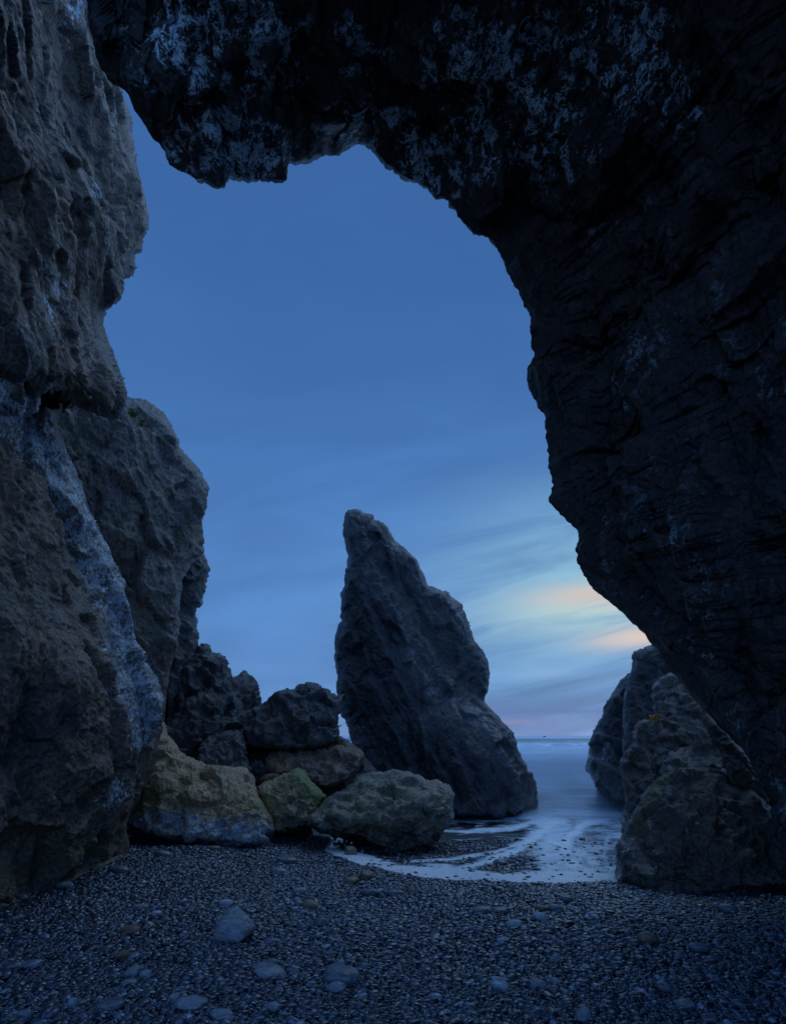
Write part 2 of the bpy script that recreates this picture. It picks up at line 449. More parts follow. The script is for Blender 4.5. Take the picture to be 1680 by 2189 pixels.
m, t, out = new_mat('misty_sea_water')
tc = t.new('ShaderNodeTexCoord').outputs['Object']
cov = t.attr('cover'); dp = t.attr('deep')
na = t.noise(t.scalevec(tc, (.45, .7, 1)), .55, 5, .55, 1.6)
nb = t.noise(t.scalevec(tc, (1, 1.6, 1)), 3.2, 6, .65, 1.2)
nc = t.noise(tc, 38, 3, .6)
mist = t.mix(t.ramp(na, .36, .66), (.25, .36, .50), (.66, .79, .92))
mist = t.mix(t.attr('clear'), mist, (.05, .075, .10))
foam = t.mix(t.ramp(t.noise(t.scalevec(tc, (1.3, .8, 1)), 1.6, 6, .62, 2.2), .34, .64), (.30, .40, .52), (.90, .95, .99))
foam = t.mix(t.mul(t.ramp(cov, .62, 1.), .8), foam, (.93, .97, 1.))
col = t.mix(dp, foam, mist)
b = t.new('ShaderNodeBsdfPrincipled'); t.put(b.inputs['Base Color'], col); t.put(b.inputs['Roughness'], t.ramp(dp, 0, 1, .5, .42)); b.inputs['Specular IOR Level'].default_value = .5
bm = t.new('ShaderNodeBump'); t.put(bm.inputs['Strength'], t.ramp(dp, 0, .6, .35, .07)); bm.inputs['Distance'].default_value = .03; t.put(bm.inputs['Height'], t.add(nb, t.mul(nc, .15))); t.l.new(bm.outputs[0], b.inputs['Normal'])
tr = t.new('ShaderNodeBsdfTransparent')
gl = t.new('ShaderNodeBsdfGlossy'); gl.inputs['Roughness'].default_value = .12; t.put(gl.inputs['Color'], (.9, .95, 1))
fr = t.new('ShaderNodeFresnel'); fr.inputs['IOR'].default_value = 1.33
thin = t.new('ShaderNodeMixShader'); t.put(thin.inputs[0], t.mul(fr.outputs[0], .6)); t.l.new(tr.outputs[0], thin.inputs[1]); t.l.new(gl.outputs[0], thin.inputs[2])
mask = t.ramp(t.add(cov, t.mul(t.sub(nb, .5), .8)), .12, .74)
mask = t.mul(mask, t.ramp(t.add(t.mul(cov, .8), t.mul(t.sub(nc, .5), 1.4)), .10, .42))
mask = t.math('MAXIMUM', t.mul(mask, .92), t.ramp(dp, .5, 1))
mx = t.new('ShaderNodeMixShader'); t.put(mx.inputs[0], mask); t.l.new(thin.outputs[0], mx.inputs[1]); t.l.new(b.outputs[0], mx.inputs[2])
t.l.new(mx.outputs[0], out.inputs[0])
M['sea'] = m
sea = mesh_from('sea_water', np.stack([xf, yf, z], 1)[us], rm[SQ], M['sea'], origin=(0, 0, 0), attrs={'cover': cover[us], 'deep': pooled[us], 'clear': clear[us]})
tag(sea, kind='structure')

# ---- spray hanging over the wash
m, t, out = new_mat('sea_spray')
tc = t.new('ShaderNodeTexCoord').outputs['Object']
sx3 = t.new('ShaderNodeSeparateXYZ'); t.l.new(tc, sx3.inputs[0])
pv_ = t.new('ShaderNodeVolumePrincipled'); t.put(pv_.inputs['Color'], (.76, .87, .98)); pv_.inputs['Anisotropy'].default_value = .2
hz = t.math('POWER', t.ramp(sx3.outputs[2], 1.5, -.45), 2.2)
t.put(pv_.inputs['Density'], t.mul(t.mul(hz, .22), t.ramp(t.noise(tc, .55, 3, .5, .6), .35, .65, .35, 1.3)))
t.l.new(pv_.outputs[0], out.inputs['Volume'])
bv = np.array([(x, y, z_) for x in (1.0, 15.) for y in (15.4, 44.) for z_ in (-1.2, 1.5)])
bq = [(0, 1, 3, 2), (4, 6, 7, 5), (0, 4, 5, 1), (2, 3, 7, 6), (0, 2, 6, 4), (1, 5, 7, 3)]
mist = mesh_from('sea_mist', bv, bq, m, origin=(0, 0, 0), smooth_shade=False)
tag(mist, 'low sea spray hanging over the surf between the far rocks', 'mist', kind='stuff')

# ================================================================ ROCKS
def nz(U, W, s, octs=3, seed=0, gain=.5):
    return fbm(np.column_stack([U/s, W/s, 0*U]), octs, seed, gain)

# ---- left cliff
left_poly = [(-900, -700), (240, -700), (262, -200), (270, 60), (262, 195), (276, 235), (281, 285), (290, 330), (301, 390), (312, 440), (315, 490), (305, 510), (303, 537), (291, 541), (291, 560), (296, 572), (285, 582), (282, 592),
    (263, 596), (267, 612), (259, 633), (240, 650), (222, 666), (219, 697), (226, 722), (236, 742), (250, 782), (261, 819), (266, 838), (265, 863), (258, 889), (239, 897), (206, 884), (165, 866), (135, 872), (128, 905), (140, 960),
    (158, 1003), (191, 1095), (236, 1188), (265, 1261), (280, 1335), (284, 1372), (306, 1409), (331, 1445), (342, 1478), (350, 1514), (347, 1536), (344, 1561), (340, 1586), (338, 1615), (324, 1651), (299, 1701), (281, 1734),
    (270, 1762), (268, 1809), (266, 1832), (234, 1852), (162, 1884), (72, 1922), (0, 1946), (-300, 2060), (-900, 2300)]
crack = [(-200, 690), (0, 779), (37, 812), (74, 838), (110, 847), (158, 855), (206, 880), (258, 893)]
ck = np.array(crack, float)
def left_front(u, v):
    Xc = rbf([(-900, -700, 3.9), (-900, 2000, 3.7), (0, 0, 3.75), (0, 400, 3.55), (200, 100, 3.75), (290, 300, 3.6), (300, 480, 3.45), (180, 480, 3.35), (230, 660, 3.65), (110, 620, 3.50), (60, 740, 3.25), (180, 800, 3.20), (250, 840, 3.35),
               (40, 900, 3.80), (120, 1000, 3.80), (60, 1150, 3.55), (200, 1200, 3.60), (120, 1330, 3.30), (0, 1350, 3.42), (260, 1400, 3.42), (215, 1450, 3.10), (330, 1500, 3.22), (130, 1480, 3.25), (310, 1560, 3.25),
               (150, 1600, 3.35), (250, 1640, 3.35), (0, 1600, 3.5), (100, 1750, 3.62), (220, 1760, 3.60), (0, 1880, 3.78), (200, 1830, 3.75)], u, v)
    vc = np.interp(u, ck[:, 0], ck[:, 1])
    h = np.exp(-((v-vc-6)/9.)**2)*.32*smooth(300, 240, u)+np.exp(-np.clip(v-vc, 0, None)/40.)*(v > vc)*.22
    return F*(Xc+h)/np.maximum(U0-u, 60)
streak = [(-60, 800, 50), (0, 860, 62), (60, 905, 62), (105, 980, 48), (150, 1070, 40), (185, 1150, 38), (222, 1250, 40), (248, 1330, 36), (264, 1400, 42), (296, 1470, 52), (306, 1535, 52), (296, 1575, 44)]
def left_pale(U, W, V, N):  # paler colour along the streak and in scattered patches
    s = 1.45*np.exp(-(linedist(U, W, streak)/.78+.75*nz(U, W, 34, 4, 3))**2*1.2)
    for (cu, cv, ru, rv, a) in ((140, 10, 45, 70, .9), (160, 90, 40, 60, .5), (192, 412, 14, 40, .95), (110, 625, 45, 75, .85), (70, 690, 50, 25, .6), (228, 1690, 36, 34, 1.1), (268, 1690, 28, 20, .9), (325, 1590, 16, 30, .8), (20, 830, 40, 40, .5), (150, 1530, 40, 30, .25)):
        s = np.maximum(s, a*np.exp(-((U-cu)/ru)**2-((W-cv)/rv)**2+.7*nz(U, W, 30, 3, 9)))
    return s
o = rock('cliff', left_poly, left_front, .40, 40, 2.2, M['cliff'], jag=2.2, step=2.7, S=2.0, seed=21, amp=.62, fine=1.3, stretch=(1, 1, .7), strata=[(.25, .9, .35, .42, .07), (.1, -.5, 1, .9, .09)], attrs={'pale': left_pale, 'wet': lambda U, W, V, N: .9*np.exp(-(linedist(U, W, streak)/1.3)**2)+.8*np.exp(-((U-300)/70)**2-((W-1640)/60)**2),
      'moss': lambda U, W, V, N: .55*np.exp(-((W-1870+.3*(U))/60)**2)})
tag(o, 'tall near cliff on the left with a pale streak running down it', 'cliff')

# ---- middle cliff behind it
mid_poly = [(60, 850), (150, 846), (262, 851), (273, 852), (291, 848), (309, 854), (331, 871), (350, 884), (365, 908), (376, 930), (383, 956), (405, 978), (424, 1003), (438, 1025), (446, 1044), (442, 1073), (438, 1088), (431, 1110), (431, 1129),
    (436, 1150), (434, 1180), (420, 1192), (405, 1204), (390, 1239), (384, 1298), (383, 1346), (376, 1394), (365, 1427), (356, 1464), (352, 1520), (352, 1600), (340, 1700), (250, 1760), (150, 1700), (60, 1300)]
o = rock('cliff', mid_poly, [(100, 900, 9.4), (100, 1300, 9.2), (250, 950, 10.0), (300, 880, 10.9), (350, 1000, 10.7), (300, 1100, 10.0), (380, 1050, 10.6), (430, 1050, 11.3), (340, 1250, 10.1), (380, 1150, 10.8), (300, 1400, 9.9), (360, 1380, 10.4), (320, 1560, 10.2)],
     .55, 34, 2.5, M['cliff2'], jag=2.4, step=2.4, S=2.0, seed=33, dshift=0.9, amp=.62, fine=1.3, stretch=(1, 1, .7), strata=[(.75, .1, .65, .38, .10), (.2, .5, 1, .8, .08)], onground=False,
     attrs={'moss': lambda U, W, V, N: .35*np.exp(-((W-880)/50)**2)})
tag(o, 'rounded cliff behind the near left cliff, its shoulder bulging against the sky', 'cliff')

# ---- pillar behind it
o = rock('rock_pillar', [(380, 1150), (432, 1150), (436, 1184), (447, 1210), (446, 1232), (440, 1258), (436, 1276), (431, 1294), (418, 1300), (419, 1335), (424, 1361), (424, 1392), (430, 1480), (420, 1560), (350, 1560), (350, 1300)], [(400, 1200, 13.3), (440, 1220, 13.7), (400, 1300, 13.2), (400, 1480, 12.6)], .6, 26, 1.8, M['dark'], step=2.4, S=1.6, seed=41, dshift=0.7, amp=.7, onground=False)
tag(o, 'dark rock pillar squeezed behind the rounded cliff shoulder', 'rock')
# ---- stepped rocks
o = rock('rock', [(395, 1420), (424, 1384), (436, 1376), (449, 1382), (452, 1397), (467, 1397), (481, 1406), (487, 1415), (492, 1436), (497, 1452), (512, 1480), (515, 1560), (400, 1600), (370, 1560), (372, 1450)], [(440, 1400, 13.2), (470, 1420, 13.3), (420, 1450, 12.7), (470, 1500, 12.6), (400, 1540, 12.2)], .5, 26, 1.6, M['dark'], step=2.4, S=1.2, seed=52, dshift=0.6, amp=1.0, fac=1.5, onground=False)
tag(o, 'jagged dark rock with a stepped top at the foot of the cliff', 'rock')
o = rock('rock', [(470, 1500), (485, 1465), (496, 1451), (506, 1447), (521, 1439), (537, 1445), (549, 1462), (555, 1487), (560, 1508), (562, 1560), (540, 1600), (470, 1600), (455, 1560)], [(520, 1450, 13.6), (510, 1480, 13.2), (545, 1480, 13.6), (500, 1540, 12.8)], .5, 24, 1.4, M['dark'], step=2.4, S=1.0, seed=53, dshift=0.6, amp=1.0, fac=1.5, onground=False)
tag(o, 'pointed dark rock between the stepped rock and the big black boulder', 'rock')
o = rock('boulder', [(345, 1560), (395, 1500), (430, 1478), (452, 1470), (480, 1478), (505, 1492), (522, 1515), (520, 1560), (512, 1600), (500, 1640), (420, 1680), (350, 1660), (335, 1610)], [(430, 1500, 11.9), (480, 1500, 12.1), (440, 1560, 11.5), (390, 1560, 11.3), (420, 1620, 11.2)], .6, 34, 1.2, M['dark'], step=2.4, S=1.2, seed=54, dshift=0.9, amp=1.0, fac=1.5, onground=False)
tag(o, 'dark boulder lying below the stepped rock, above the ochre boulder', 'boulder')

# ---- rubble body under the boulder pile
o = rock('rock', [(500, 1600), (560, 1580), (660, 1590), (760, 1600), (800, 1640), (830, 1700), (835, 1728), (690, 1722), (530, 1722), (480, 1690)], [(560, 1640, 12.9), (700, 1640, 13.2), (800, 1680, 13.4), (650, 1740, 12.0)], .5, 30, 1.5, M['dark'], step=3., S=1.0, seed=57, onground=False)
tag(o, 'black rock deep in the gap under the piled boulders', 'rock')
o = rock('boulder', [(494, 1526), (514, 1516), (537, 1515), (560, 1505), (578, 1494), (589, 1483), (614, 1474), (631, 1474), (640, 1467), (659, 1462), (676, 1465), (694, 1476), (704, 1483), (717, 1487), (724, 1505), (725, 1523), (721, 1555), (719, 1580), (698, 1596), (665, 1606), (593, 1604), (528, 1596), (515, 1574), (499, 1545)],
     [(530, 1530, 12.0), (600, 1500, 11.9), (660, 1480, 12.1), (640, 1540, 11.4), (700, 1520, 11.8), (580, 1560, 11.3), (690, 1560, 11.5), (610, 1585, 11.3)], .5, 30, 1.3, M['dark'], step=2.2, S=1.2, seed=61, dshift=0.9, amp=1.0, fac=1.5, onground=False)
tag(o, 'big black angular boulder on top of the pile, beside the sea stack', 'boulder')
o = rock('rock', [(680, 1600), (700, 1578), (716, 1570), (737, 1579), (752, 1590), (775, 1606), (780, 1640), (690, 1650)], 12.7, .4, 18, .8, M['brown'], step=2.2, S=.6, seed=62, dshift=0.6, onground=False)
tag(o, 'low brown rock wedged behind the flat boulder, touching the sea stack', 'rock')
o = rock('boulder', [(564, 1626), (575, 1609), (594, 1603), (614, 1600), (640, 1602), (665, 1600), (700, 1595), (730, 1594), (758, 1600), (776, 1608), (781, 1618), (769, 1642), (748, 1667), (719, 1681), (694, 1690), (672, 1678), (629, 1660), (593, 1658), (568, 1648)],
     [(600, 1615, 11.2), (680, 1610, 11.3), (750, 1615, 11.3), (690, 1645, 10.8), (620, 1640, 10.9), (740, 1650, 11.0)], .45, 24, 1.0, M['brown'], step=2.0, S=.9, seed=63, dshift=0.95, amp=.9, fac=1.4, onground=False)
tag(o, 'flat brown boulder under the big black boulder, narrowing to the right', 'boulder')
o = rock('boulder', [(424, 1604), (432, 1588), (449, 1573), (478, 1564), (506, 1562), (517, 1566), (524, 1584), (526, 1613), (535, 1634), (537, 1662), (520, 1700), (430, 1690), (420, 1640)], [(460, 1585, 10.9), (505, 1575, 11.0), (480, 1620, 10.5), (520, 1630, 10.6)], .4, 22, .9, M['dark'], step=2.0, S=.7, seed=64, dshift=0.95, amp=1.0, fac=1.5, onground=False)
tag(o, 'small blocky dark boulder resting on the back of the ochre boulder', 'boulder')
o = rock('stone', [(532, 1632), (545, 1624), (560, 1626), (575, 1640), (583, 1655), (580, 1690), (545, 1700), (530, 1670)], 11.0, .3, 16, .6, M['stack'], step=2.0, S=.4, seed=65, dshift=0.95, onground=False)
tag(o, 'bluish stone in the gap between the ochre and flat brown boulders', 'stone')
o = rock('stone', [(555, 1668), (570, 1654), (590, 1652), (606, 1660), (604, 1690), (560, 1695)], 10.6, .25, 13, .5, M['brown'], step=2.0, S=.35, seed=66, dshift=1.0, onground=False)
tag(o, 'small stone lying just above the mossy green boulder', 'stone')
o = rock('stone', [(690, 1700), (700, 1686), (722, 1676), (745, 1676), (760, 1690), (755, 1740), (700, 1740)], 11.0, .3, 16, .6, M['stack'], step=2.0, S=.45, seed=67, dshift=0.95, onground=False)
tag(o, 'pale blue stone in the shade behind the front boulder', 'stone')

# ---- ochre boulder
def tan_pale(U, W, V, N):  # paler colour towards the foot, below a noisy line
    top = np.interp(U, [250, 320, 380, 440, 500, 560, 600], [1722, 1728, 1716, 1742, 1746, 1752, 1766])
    return smooth(-22, 26, W-top+16*nz(U, W, 26, 3, 4))*.95
def tan_moss(U, W, V, N):
    top = np.interp(U, [250, 320, 380, 440, 500, 560, 600], [1722, 1728, 1716, 1742, 1746, 1752, 1766])
    return .75*np.exp(-((W-top+26)/24)**2)*(.55+.45*smooth(420, 330, U)+.45*smooth(500, 560, U))
o = rock('boulder', [(250, 1560), (300, 1536), (346, 1541), (359, 1570), (377, 1588), (388, 1606), (406, 1618), (434, 1631), (470, 1638), (506, 1640), (528, 1645), (541, 1660), (548, 1681), (557, 1706), (571, 1728), (581, 1746), (586, 1766), (586, 1796), (578, 1814), (521, 1820), (470, 1816), (413, 1812), (359, 1806), (323, 1794), (270, 1784), (235, 1740), (235, 1640)],
     [(340, 1560, 9.9), (330, 1640, 9.2), (400, 1640, 9.7), (430, 1660, 9.4), (520, 1660, 9.6), (400, 1720, 8.9), (480, 1700, 9.05), (545, 1730, 9.1), (350, 1760, 8.85), (440, 1775, 8.75), (540, 1780, 8.8), (290, 1740, 9.0)],
     .4, 34, 1.2, M['tan'], step=2.0, S=1.3, seed=71, amp=.75, fac=1.0, strata=[(.25, -.2, .95, .3, .06)], attrs={'pale': tan_pale, 'moss': tan_moss, 'wet': lambda U, W, V, N: smooth(1725, 1765, W)})
tag(o, 'ochre boulder with green algae and a pale wet band along its foot', 'boulder')
o = rock('boulder', [(548, 1683), (562, 1675), (582, 1667), (614, 1652), (627, 1645), (636, 1642), (649, 1651), (665, 1674), (686, 1692), (698, 1704), (690, 1716), (685, 1724), (674, 1744), (668, 1776), (629, 1790), (580, 1790), (570, 1750), (556, 1706)],
     [(636, 1655, 9.9), (600, 1680, 9.7), (645, 1700, 9.45), (680, 1705, 9.8), (610, 1740, 9.25), (585, 1750, 9.4), (650, 1745, 9.4)], .35, 24, .9, M['green'], step=2.0, S=.8, dshift=.95, contact=None, seed=72, amp=.8, fac=1.2,
     attrs={'moss': lambda U, W, V, N: .75*np.exp(-((U-655-(W-1670)*.7)/34)**2)*smooth(1765, 1720, W)+.12, 'wet': lambda U, W, V, N: smooth(1735, 1765, W)})
tag(o, 'wedge-shaped mossy green boulder between the ochre boulder and front boulder', 'boulder')

# ---- front boulder
def fb_wet(U, W, V, N):
    e = np.interp(U, [650, 700, 760, 830, 900, 980], [1748, 1752, 1764, 1768, 1740, 1700])
    return smooth(-14, 14, W-e+14*nz(U, W, 30, 3, 8))
o = rock('boulder', [(657, 1765), (666, 1741), (694, 1708), (722, 1694), (749, 1682), (764, 1664), (793, 1649), (819, 1653), (845, 1646), (867, 1653), (896, 1657), (911, 1668), (944, 1671), (962, 1679), (974, 1701), (967, 1719), (973, 1745), (962, 1763), (940, 1789), (924, 1813), (904, 1821), (874, 1827), (837, 1830), (804, 1820), (767, 1806), (730, 1794), (683, 1782)],
     [(690, 1720, 9.2), (668, 1752, 8.75), (760, 1690, 9.3), (830, 1665, 9.6), (900, 1672, 9.5), (950, 1690, 9.2), (780, 1738, 8.7), (860, 1715, 8.75), (915, 1725, 8.45), (880, 1755, 8.5), (810, 1758, 8.45), (730, 1752, 8.5), (950, 1745, 8.9), (800, 1782, 9.0), (740, 1778, 8.95), (870, 1795, 8.95), (905, 1790, 8.85), (930, 1770, 8.9)],
     .35, 26, 1.2, M['grey'], step=1.9, S=1.1, seed=81, amp=.75, fac=1.1, stretch=(.85, 1, 1.2), strata=[(-.30, .25, .9, .20, .06), (-.35, .1, .9, .09, .02)],
     attrs={'wet': fb_wet, 'moss': lambda U, W, V, N: .12*smooth(1760, 1690, W)*(.6+.8*nz(U, W, 60, 2, 5)),
            'pale': lambda U, W, V, N: .6*np.exp(-((linedist(U, W, [(935, 1745, 9), (925, 1775, 7), (905, 1810, 6)])+.4*nz(U, W, 12, 3, 2))**2))+.35*np.exp(-(linedist(U, W, [(670, 1752, 8), (720, 1750, 10), (780, 1758, 8)]))**2)})  # pale lines paint in the wet streak's shine and the ledge highlight
tag(o, 'large rounded grey-green boulder at the water edge in front of the stack', 'boulder')

# ---- sea stack
stack_poly = [(743, 1091), (760, 1089), (777, 1097), (797, 1102), (800, 1112), (819, 1117), (830, 1130), (845, 1156), (870, 1174), (893, 1200), (901, 1222), (915, 1252), (937, 1259), (955, 1264), (966, 1277), (985, 1292), (994, 1318), (1007, 1347), (1014, 1369), (1032, 1388), (1043, 1410), (1046, 1450), (1043, 1476), (1032, 1498), (1055, 1520), (1073, 1542), (1095, 1565), (1104, 1587), (1108, 1609), (1121, 1635), (1126, 1653), (1126, 1690), (1121, 1716), (1116, 1762), (1060, 1768), (960, 1765), (860, 1770), (780, 1740), (765, 1650), (760, 1616), (756, 1594), (749, 1576), (738, 1546), (727, 1513), (720, 1480), (721, 1447), (716, 1410), (714, 1369), (719, 1347), (729, 1329), (729, 1270), (738, 1255), (741, 1218), (745, 1189), (735, 1145), (736, 1115)]
groove = [(800, 1150, 8), (845, 1247, 9), (889, 1314, 9), (944, 1395, 10), (985, 1465, 10), (1030, 1500, 8)]
def stack_front(u, v):
    d = rbf([(760, 1100, 14.9), (750, 1200, 14.6), (820, 1180, 14.7), (800, 1280, 14.0), (735, 1300, 14.6), (740, 1400, 14.4), (820, 1400, 13.7), (870, 1350, 14.0), (880, 1430, 13.7), (940, 1300, 15.0), (1000, 1400, 15.1), (1020, 1470, 15.0), (890, 1480, 13.5), (960, 1520, 13.9),
             (760, 1550, 14.2), (830, 1560, 13.6), (920, 1560, 13.3), (1020, 1560, 13.9), (1080, 1600, 14.0), (1020, 1620, 13.3), (900, 1650, 13.5), (800, 1650, 13.8), (1100, 1680, 13.7), (1040, 1720, 13.1), (940, 1730, 13.3), (1105, 1740, 13.6)], u, v)
    g = linedist(u, v, groove)
    return d+.15*np.exp(-(g/1.8)**2)
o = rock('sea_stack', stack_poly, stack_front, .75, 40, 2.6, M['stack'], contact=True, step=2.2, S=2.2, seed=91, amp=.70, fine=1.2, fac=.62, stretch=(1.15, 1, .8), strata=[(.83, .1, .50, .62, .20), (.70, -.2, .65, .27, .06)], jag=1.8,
     attrs={'wet': lambda U, W, V, N: .8*np.exp(-(linedist(U, W, [(870, 1390, 14), (930, 1480, 22), (1010, 1530, 26), (1060, 1590, 20), (1095, 1650, 14), (1112, 1740, 10)])+.4*nz(U, W, 25, 3, 2))**2)+smooth(1690, 1745, W),
            'pale': lambda U, W, V, N: .30*np.exp(-(linedist(U, W, [(880, 1385, 7), (925, 1460, 12), (985, 1505, 14), (1030, 1560, 10), (1095, 1660, 6), (1108, 1720, 6)])+.5*nz(U, W, 16, 4, 3))**2)+.5*np.exp(-((U-770)/14)**2-((W-1570)/34)**2)})
tag(o, 'tall pointed dark sea stack standing in the middle by the water', 'rock')
o = rock('rock', [(1105, 1652), (1126, 1646), (1136, 1653), (1145, 1675), (1150, 1716), (1148, 1728), (1125, 1732), (1100, 1725)], 16.9, .4, 16, .8, M['stack'], step=2., S=.8, seed=95, contact=None, attrs={'wet': lambda U, W, V, N: smooth(1680, 1715, W)})
tag(o, 'small rock peeping out behind the right foot of the sea stack', 'rock')

# ---- far rocks on the right
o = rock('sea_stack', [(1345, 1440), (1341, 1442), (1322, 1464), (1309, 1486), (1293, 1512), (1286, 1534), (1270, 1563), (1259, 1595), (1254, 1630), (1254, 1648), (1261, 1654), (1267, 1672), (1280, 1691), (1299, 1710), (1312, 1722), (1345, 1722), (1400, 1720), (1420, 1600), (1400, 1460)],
     [(1340, 1460, 18.0), (1320, 1500, 17.8), (1290, 1560, 18.0), (1330, 1600, 16.9), (1280, 1640, 17.6), (1310, 1680, 16.9), (1340, 1700, 16.6)], .6, 26, 2.2, M['stack'], step=2., S=1.8, seed=101, contact=None, amp=.7, fine=1.4, jag=1.2, strata=[(.8, .1, .5, .5, .14)],
     attrs={'pale': lambda U, W, V, N: .75*np.exp(-(linedist(U, W, [(1300, 1590, 6), (1280, 1630, 8), (1272, 1655, 8), (1300, 1600, 5)])+.5*nz(U, W, 14, 4, 3))**2)+.6*np.exp(-((U-1322)/10)**2-((W-1690)/22)**2), 'wet': lambda U, W, V, N: smooth(1580, 1640, W)})
tag(o, 'far sloping rock with pale wet streaks, standing in the sea on the right', 'rock')
o = rock('rock', [(1394, 1376), (1379, 1386), (1357, 1394), (1352, 1403), (1353, 1429), (1345, 1445), (1334, 1480), (1331, 1560), (1331, 1640), (1335, 1730), (1480, 1730), (1520, 1600), (1500, 1450), (1450, 1380)],
     [(1365, 1410, 15.6), (1400, 1420, 15.0), (1345, 1540, 15.2), (1400, 1560, 14.5), (1360, 1680, 14.6)], .5, 24, 2., M['dark'], step=2., S=1.6, seed=103, contact=None, amp=.6, fine=1.5, jag=1.2)
tag(o, 'dark flat-topped slab of rock behind the right boulder heap', 'rock')
o = rock('rock', [(1440, 1434), (1414, 1451), (1398, 1470), (1394, 1490), (1396, 1512), (1397, 1528), (1400, 1560), (1390, 1640), (1600, 1700), (1640, 1600), (1560, 1480), (1500, 1430)],
     [(1420, 1470, 10.2), (1450, 1480, 9.9), (1420, 1530, 9.7), (1480, 1560, 9.3), (1550, 1600, 9.0)], .5, 28, 1.2, M['right'], step=2.2, S=1.1, seed=105, amp=.8, onground=False)
tag(o, 'rough brown rock tucked under the arch edge, upper right of the heap', 'rock')
o = rock('boulder', [(1376, 1538), (1366, 1539), (1357, 1557), (1355, 1586), (1345, 1600), (1334, 1611), (1326, 1634), (1331, 1666), (1338, 1714), (1334, 1736), (1330, 1758), (1328, 1790), (1326, 1850), (1420, 1880), (1760, 1880), (1780, 1760), (1640, 1670), (1520, 1600), (1460, 1560), (1420, 1545)],
     [(1370, 1550, 8.9), (1400, 1570, 8.5), (1350, 1640, 8.6), (1390, 1650, 8.0), (1440, 1600, 8.2), (1350, 1720, 8.1), (1345, 1800, 7.5), (1500, 1640, 7.9)], .45, 28, 1.2, M['right'], step=2.2, S=1.0, seed=107, amp=.85, strata=[(.5, -.2, .8, .3, .08)],
     attrs={'wet': lambda U, W, V, N: smooth(1700, 1780, W), 'moss': lambda U, W, V, N: .3+0*U})
tag(o, 'craggy brown boulder with orange lichen at the back of the right heap', 'boulder')
o = rock('rock', [(1497, 1500), (1508, 1508), (1530, 1535), (1560, 1560), (1600, 1610), (1660, 1690), (1640, 1720), (1560, 1680), (1542, 1612), (1520, 1580), (1500, 1540)], [(1510, 1520, 8.0), (1540, 1580, 7.7), (1600, 1650, 7.4)], .3, 18, .6, M['right'], step=2.2, S=.7, seed=108, onground=False)
tag(o, 'narrow slab of rock leaning along the arch foot above the front right boulder', 'rock')
def pr_wet(U, W, V, N):
    return np.clip(smooth(1770, 1830, W)*smooth(1460, 1380, U)+.4*smooth(1850, 1890, W), 0, 1)
o = rock('boulder', [(1437, 1608), (1462, 1598), (1478, 1618), (1500, 1632), (1539, 1655), (1574, 1672), (1622, 1702), (1680, 1760), (1820, 1840), (1900, 1900), (1800, 1930), (1680, 1912), (1622, 1912), (1494, 1924), (1414, 1916), (1360, 1904), (1341, 1890), (1320, 1882), (1316, 1854), (1320, 1810), (1332, 1784), (1350, 1742), (1373, 1701), (1400, 1672), (1414, 1650), (1420, 1626)],
     [(1450, 1615, 7.7), (1430, 1660, 7.4), (1480, 1650, 7.1), (1380, 1730, 7.15), (1360, 1780, 6.9), (1420, 1760, 6.55), (1520, 1720, 6.6), (1600, 1740, 6.6), (1480, 1800, 6.2), (1350, 1850, 6.65), (1395, 1860, 6.3), (1560, 1840, 6.15), (1680, 1820, 6.3), (1460, 1880, 6.3)],
     .4, 34, 1.2, M['right'], step=2.2, S=1.3, seed=109, amp=.8, fac=1.0, strata=[(.55, -.2, .8, .36, .09)],
     attrs={'wet': pr_wet, 'moss': lambda U, W, V, N: .75*np.exp(-(linedist(U, W, [(1425, 1660, 18), (1385, 1720, 20), (1365, 1760, 14)]))**2), 'pale': lambda U, W, V, N: .5*np.exp(-(linedist(U, W, [(1345, 1790, 8), (1338, 1830, 8), (1360, 1870, 10)])+.5*nz(U, W, 15, 3, 3))**2)+.45*np.exp(-((U-1480)/22)**2-((W-1765)/22)**2+nz(U, W, 14, 3, 6))})
tag(o, 'large dark boulder at the right on the shingle, wet along its foot', 'boulder')

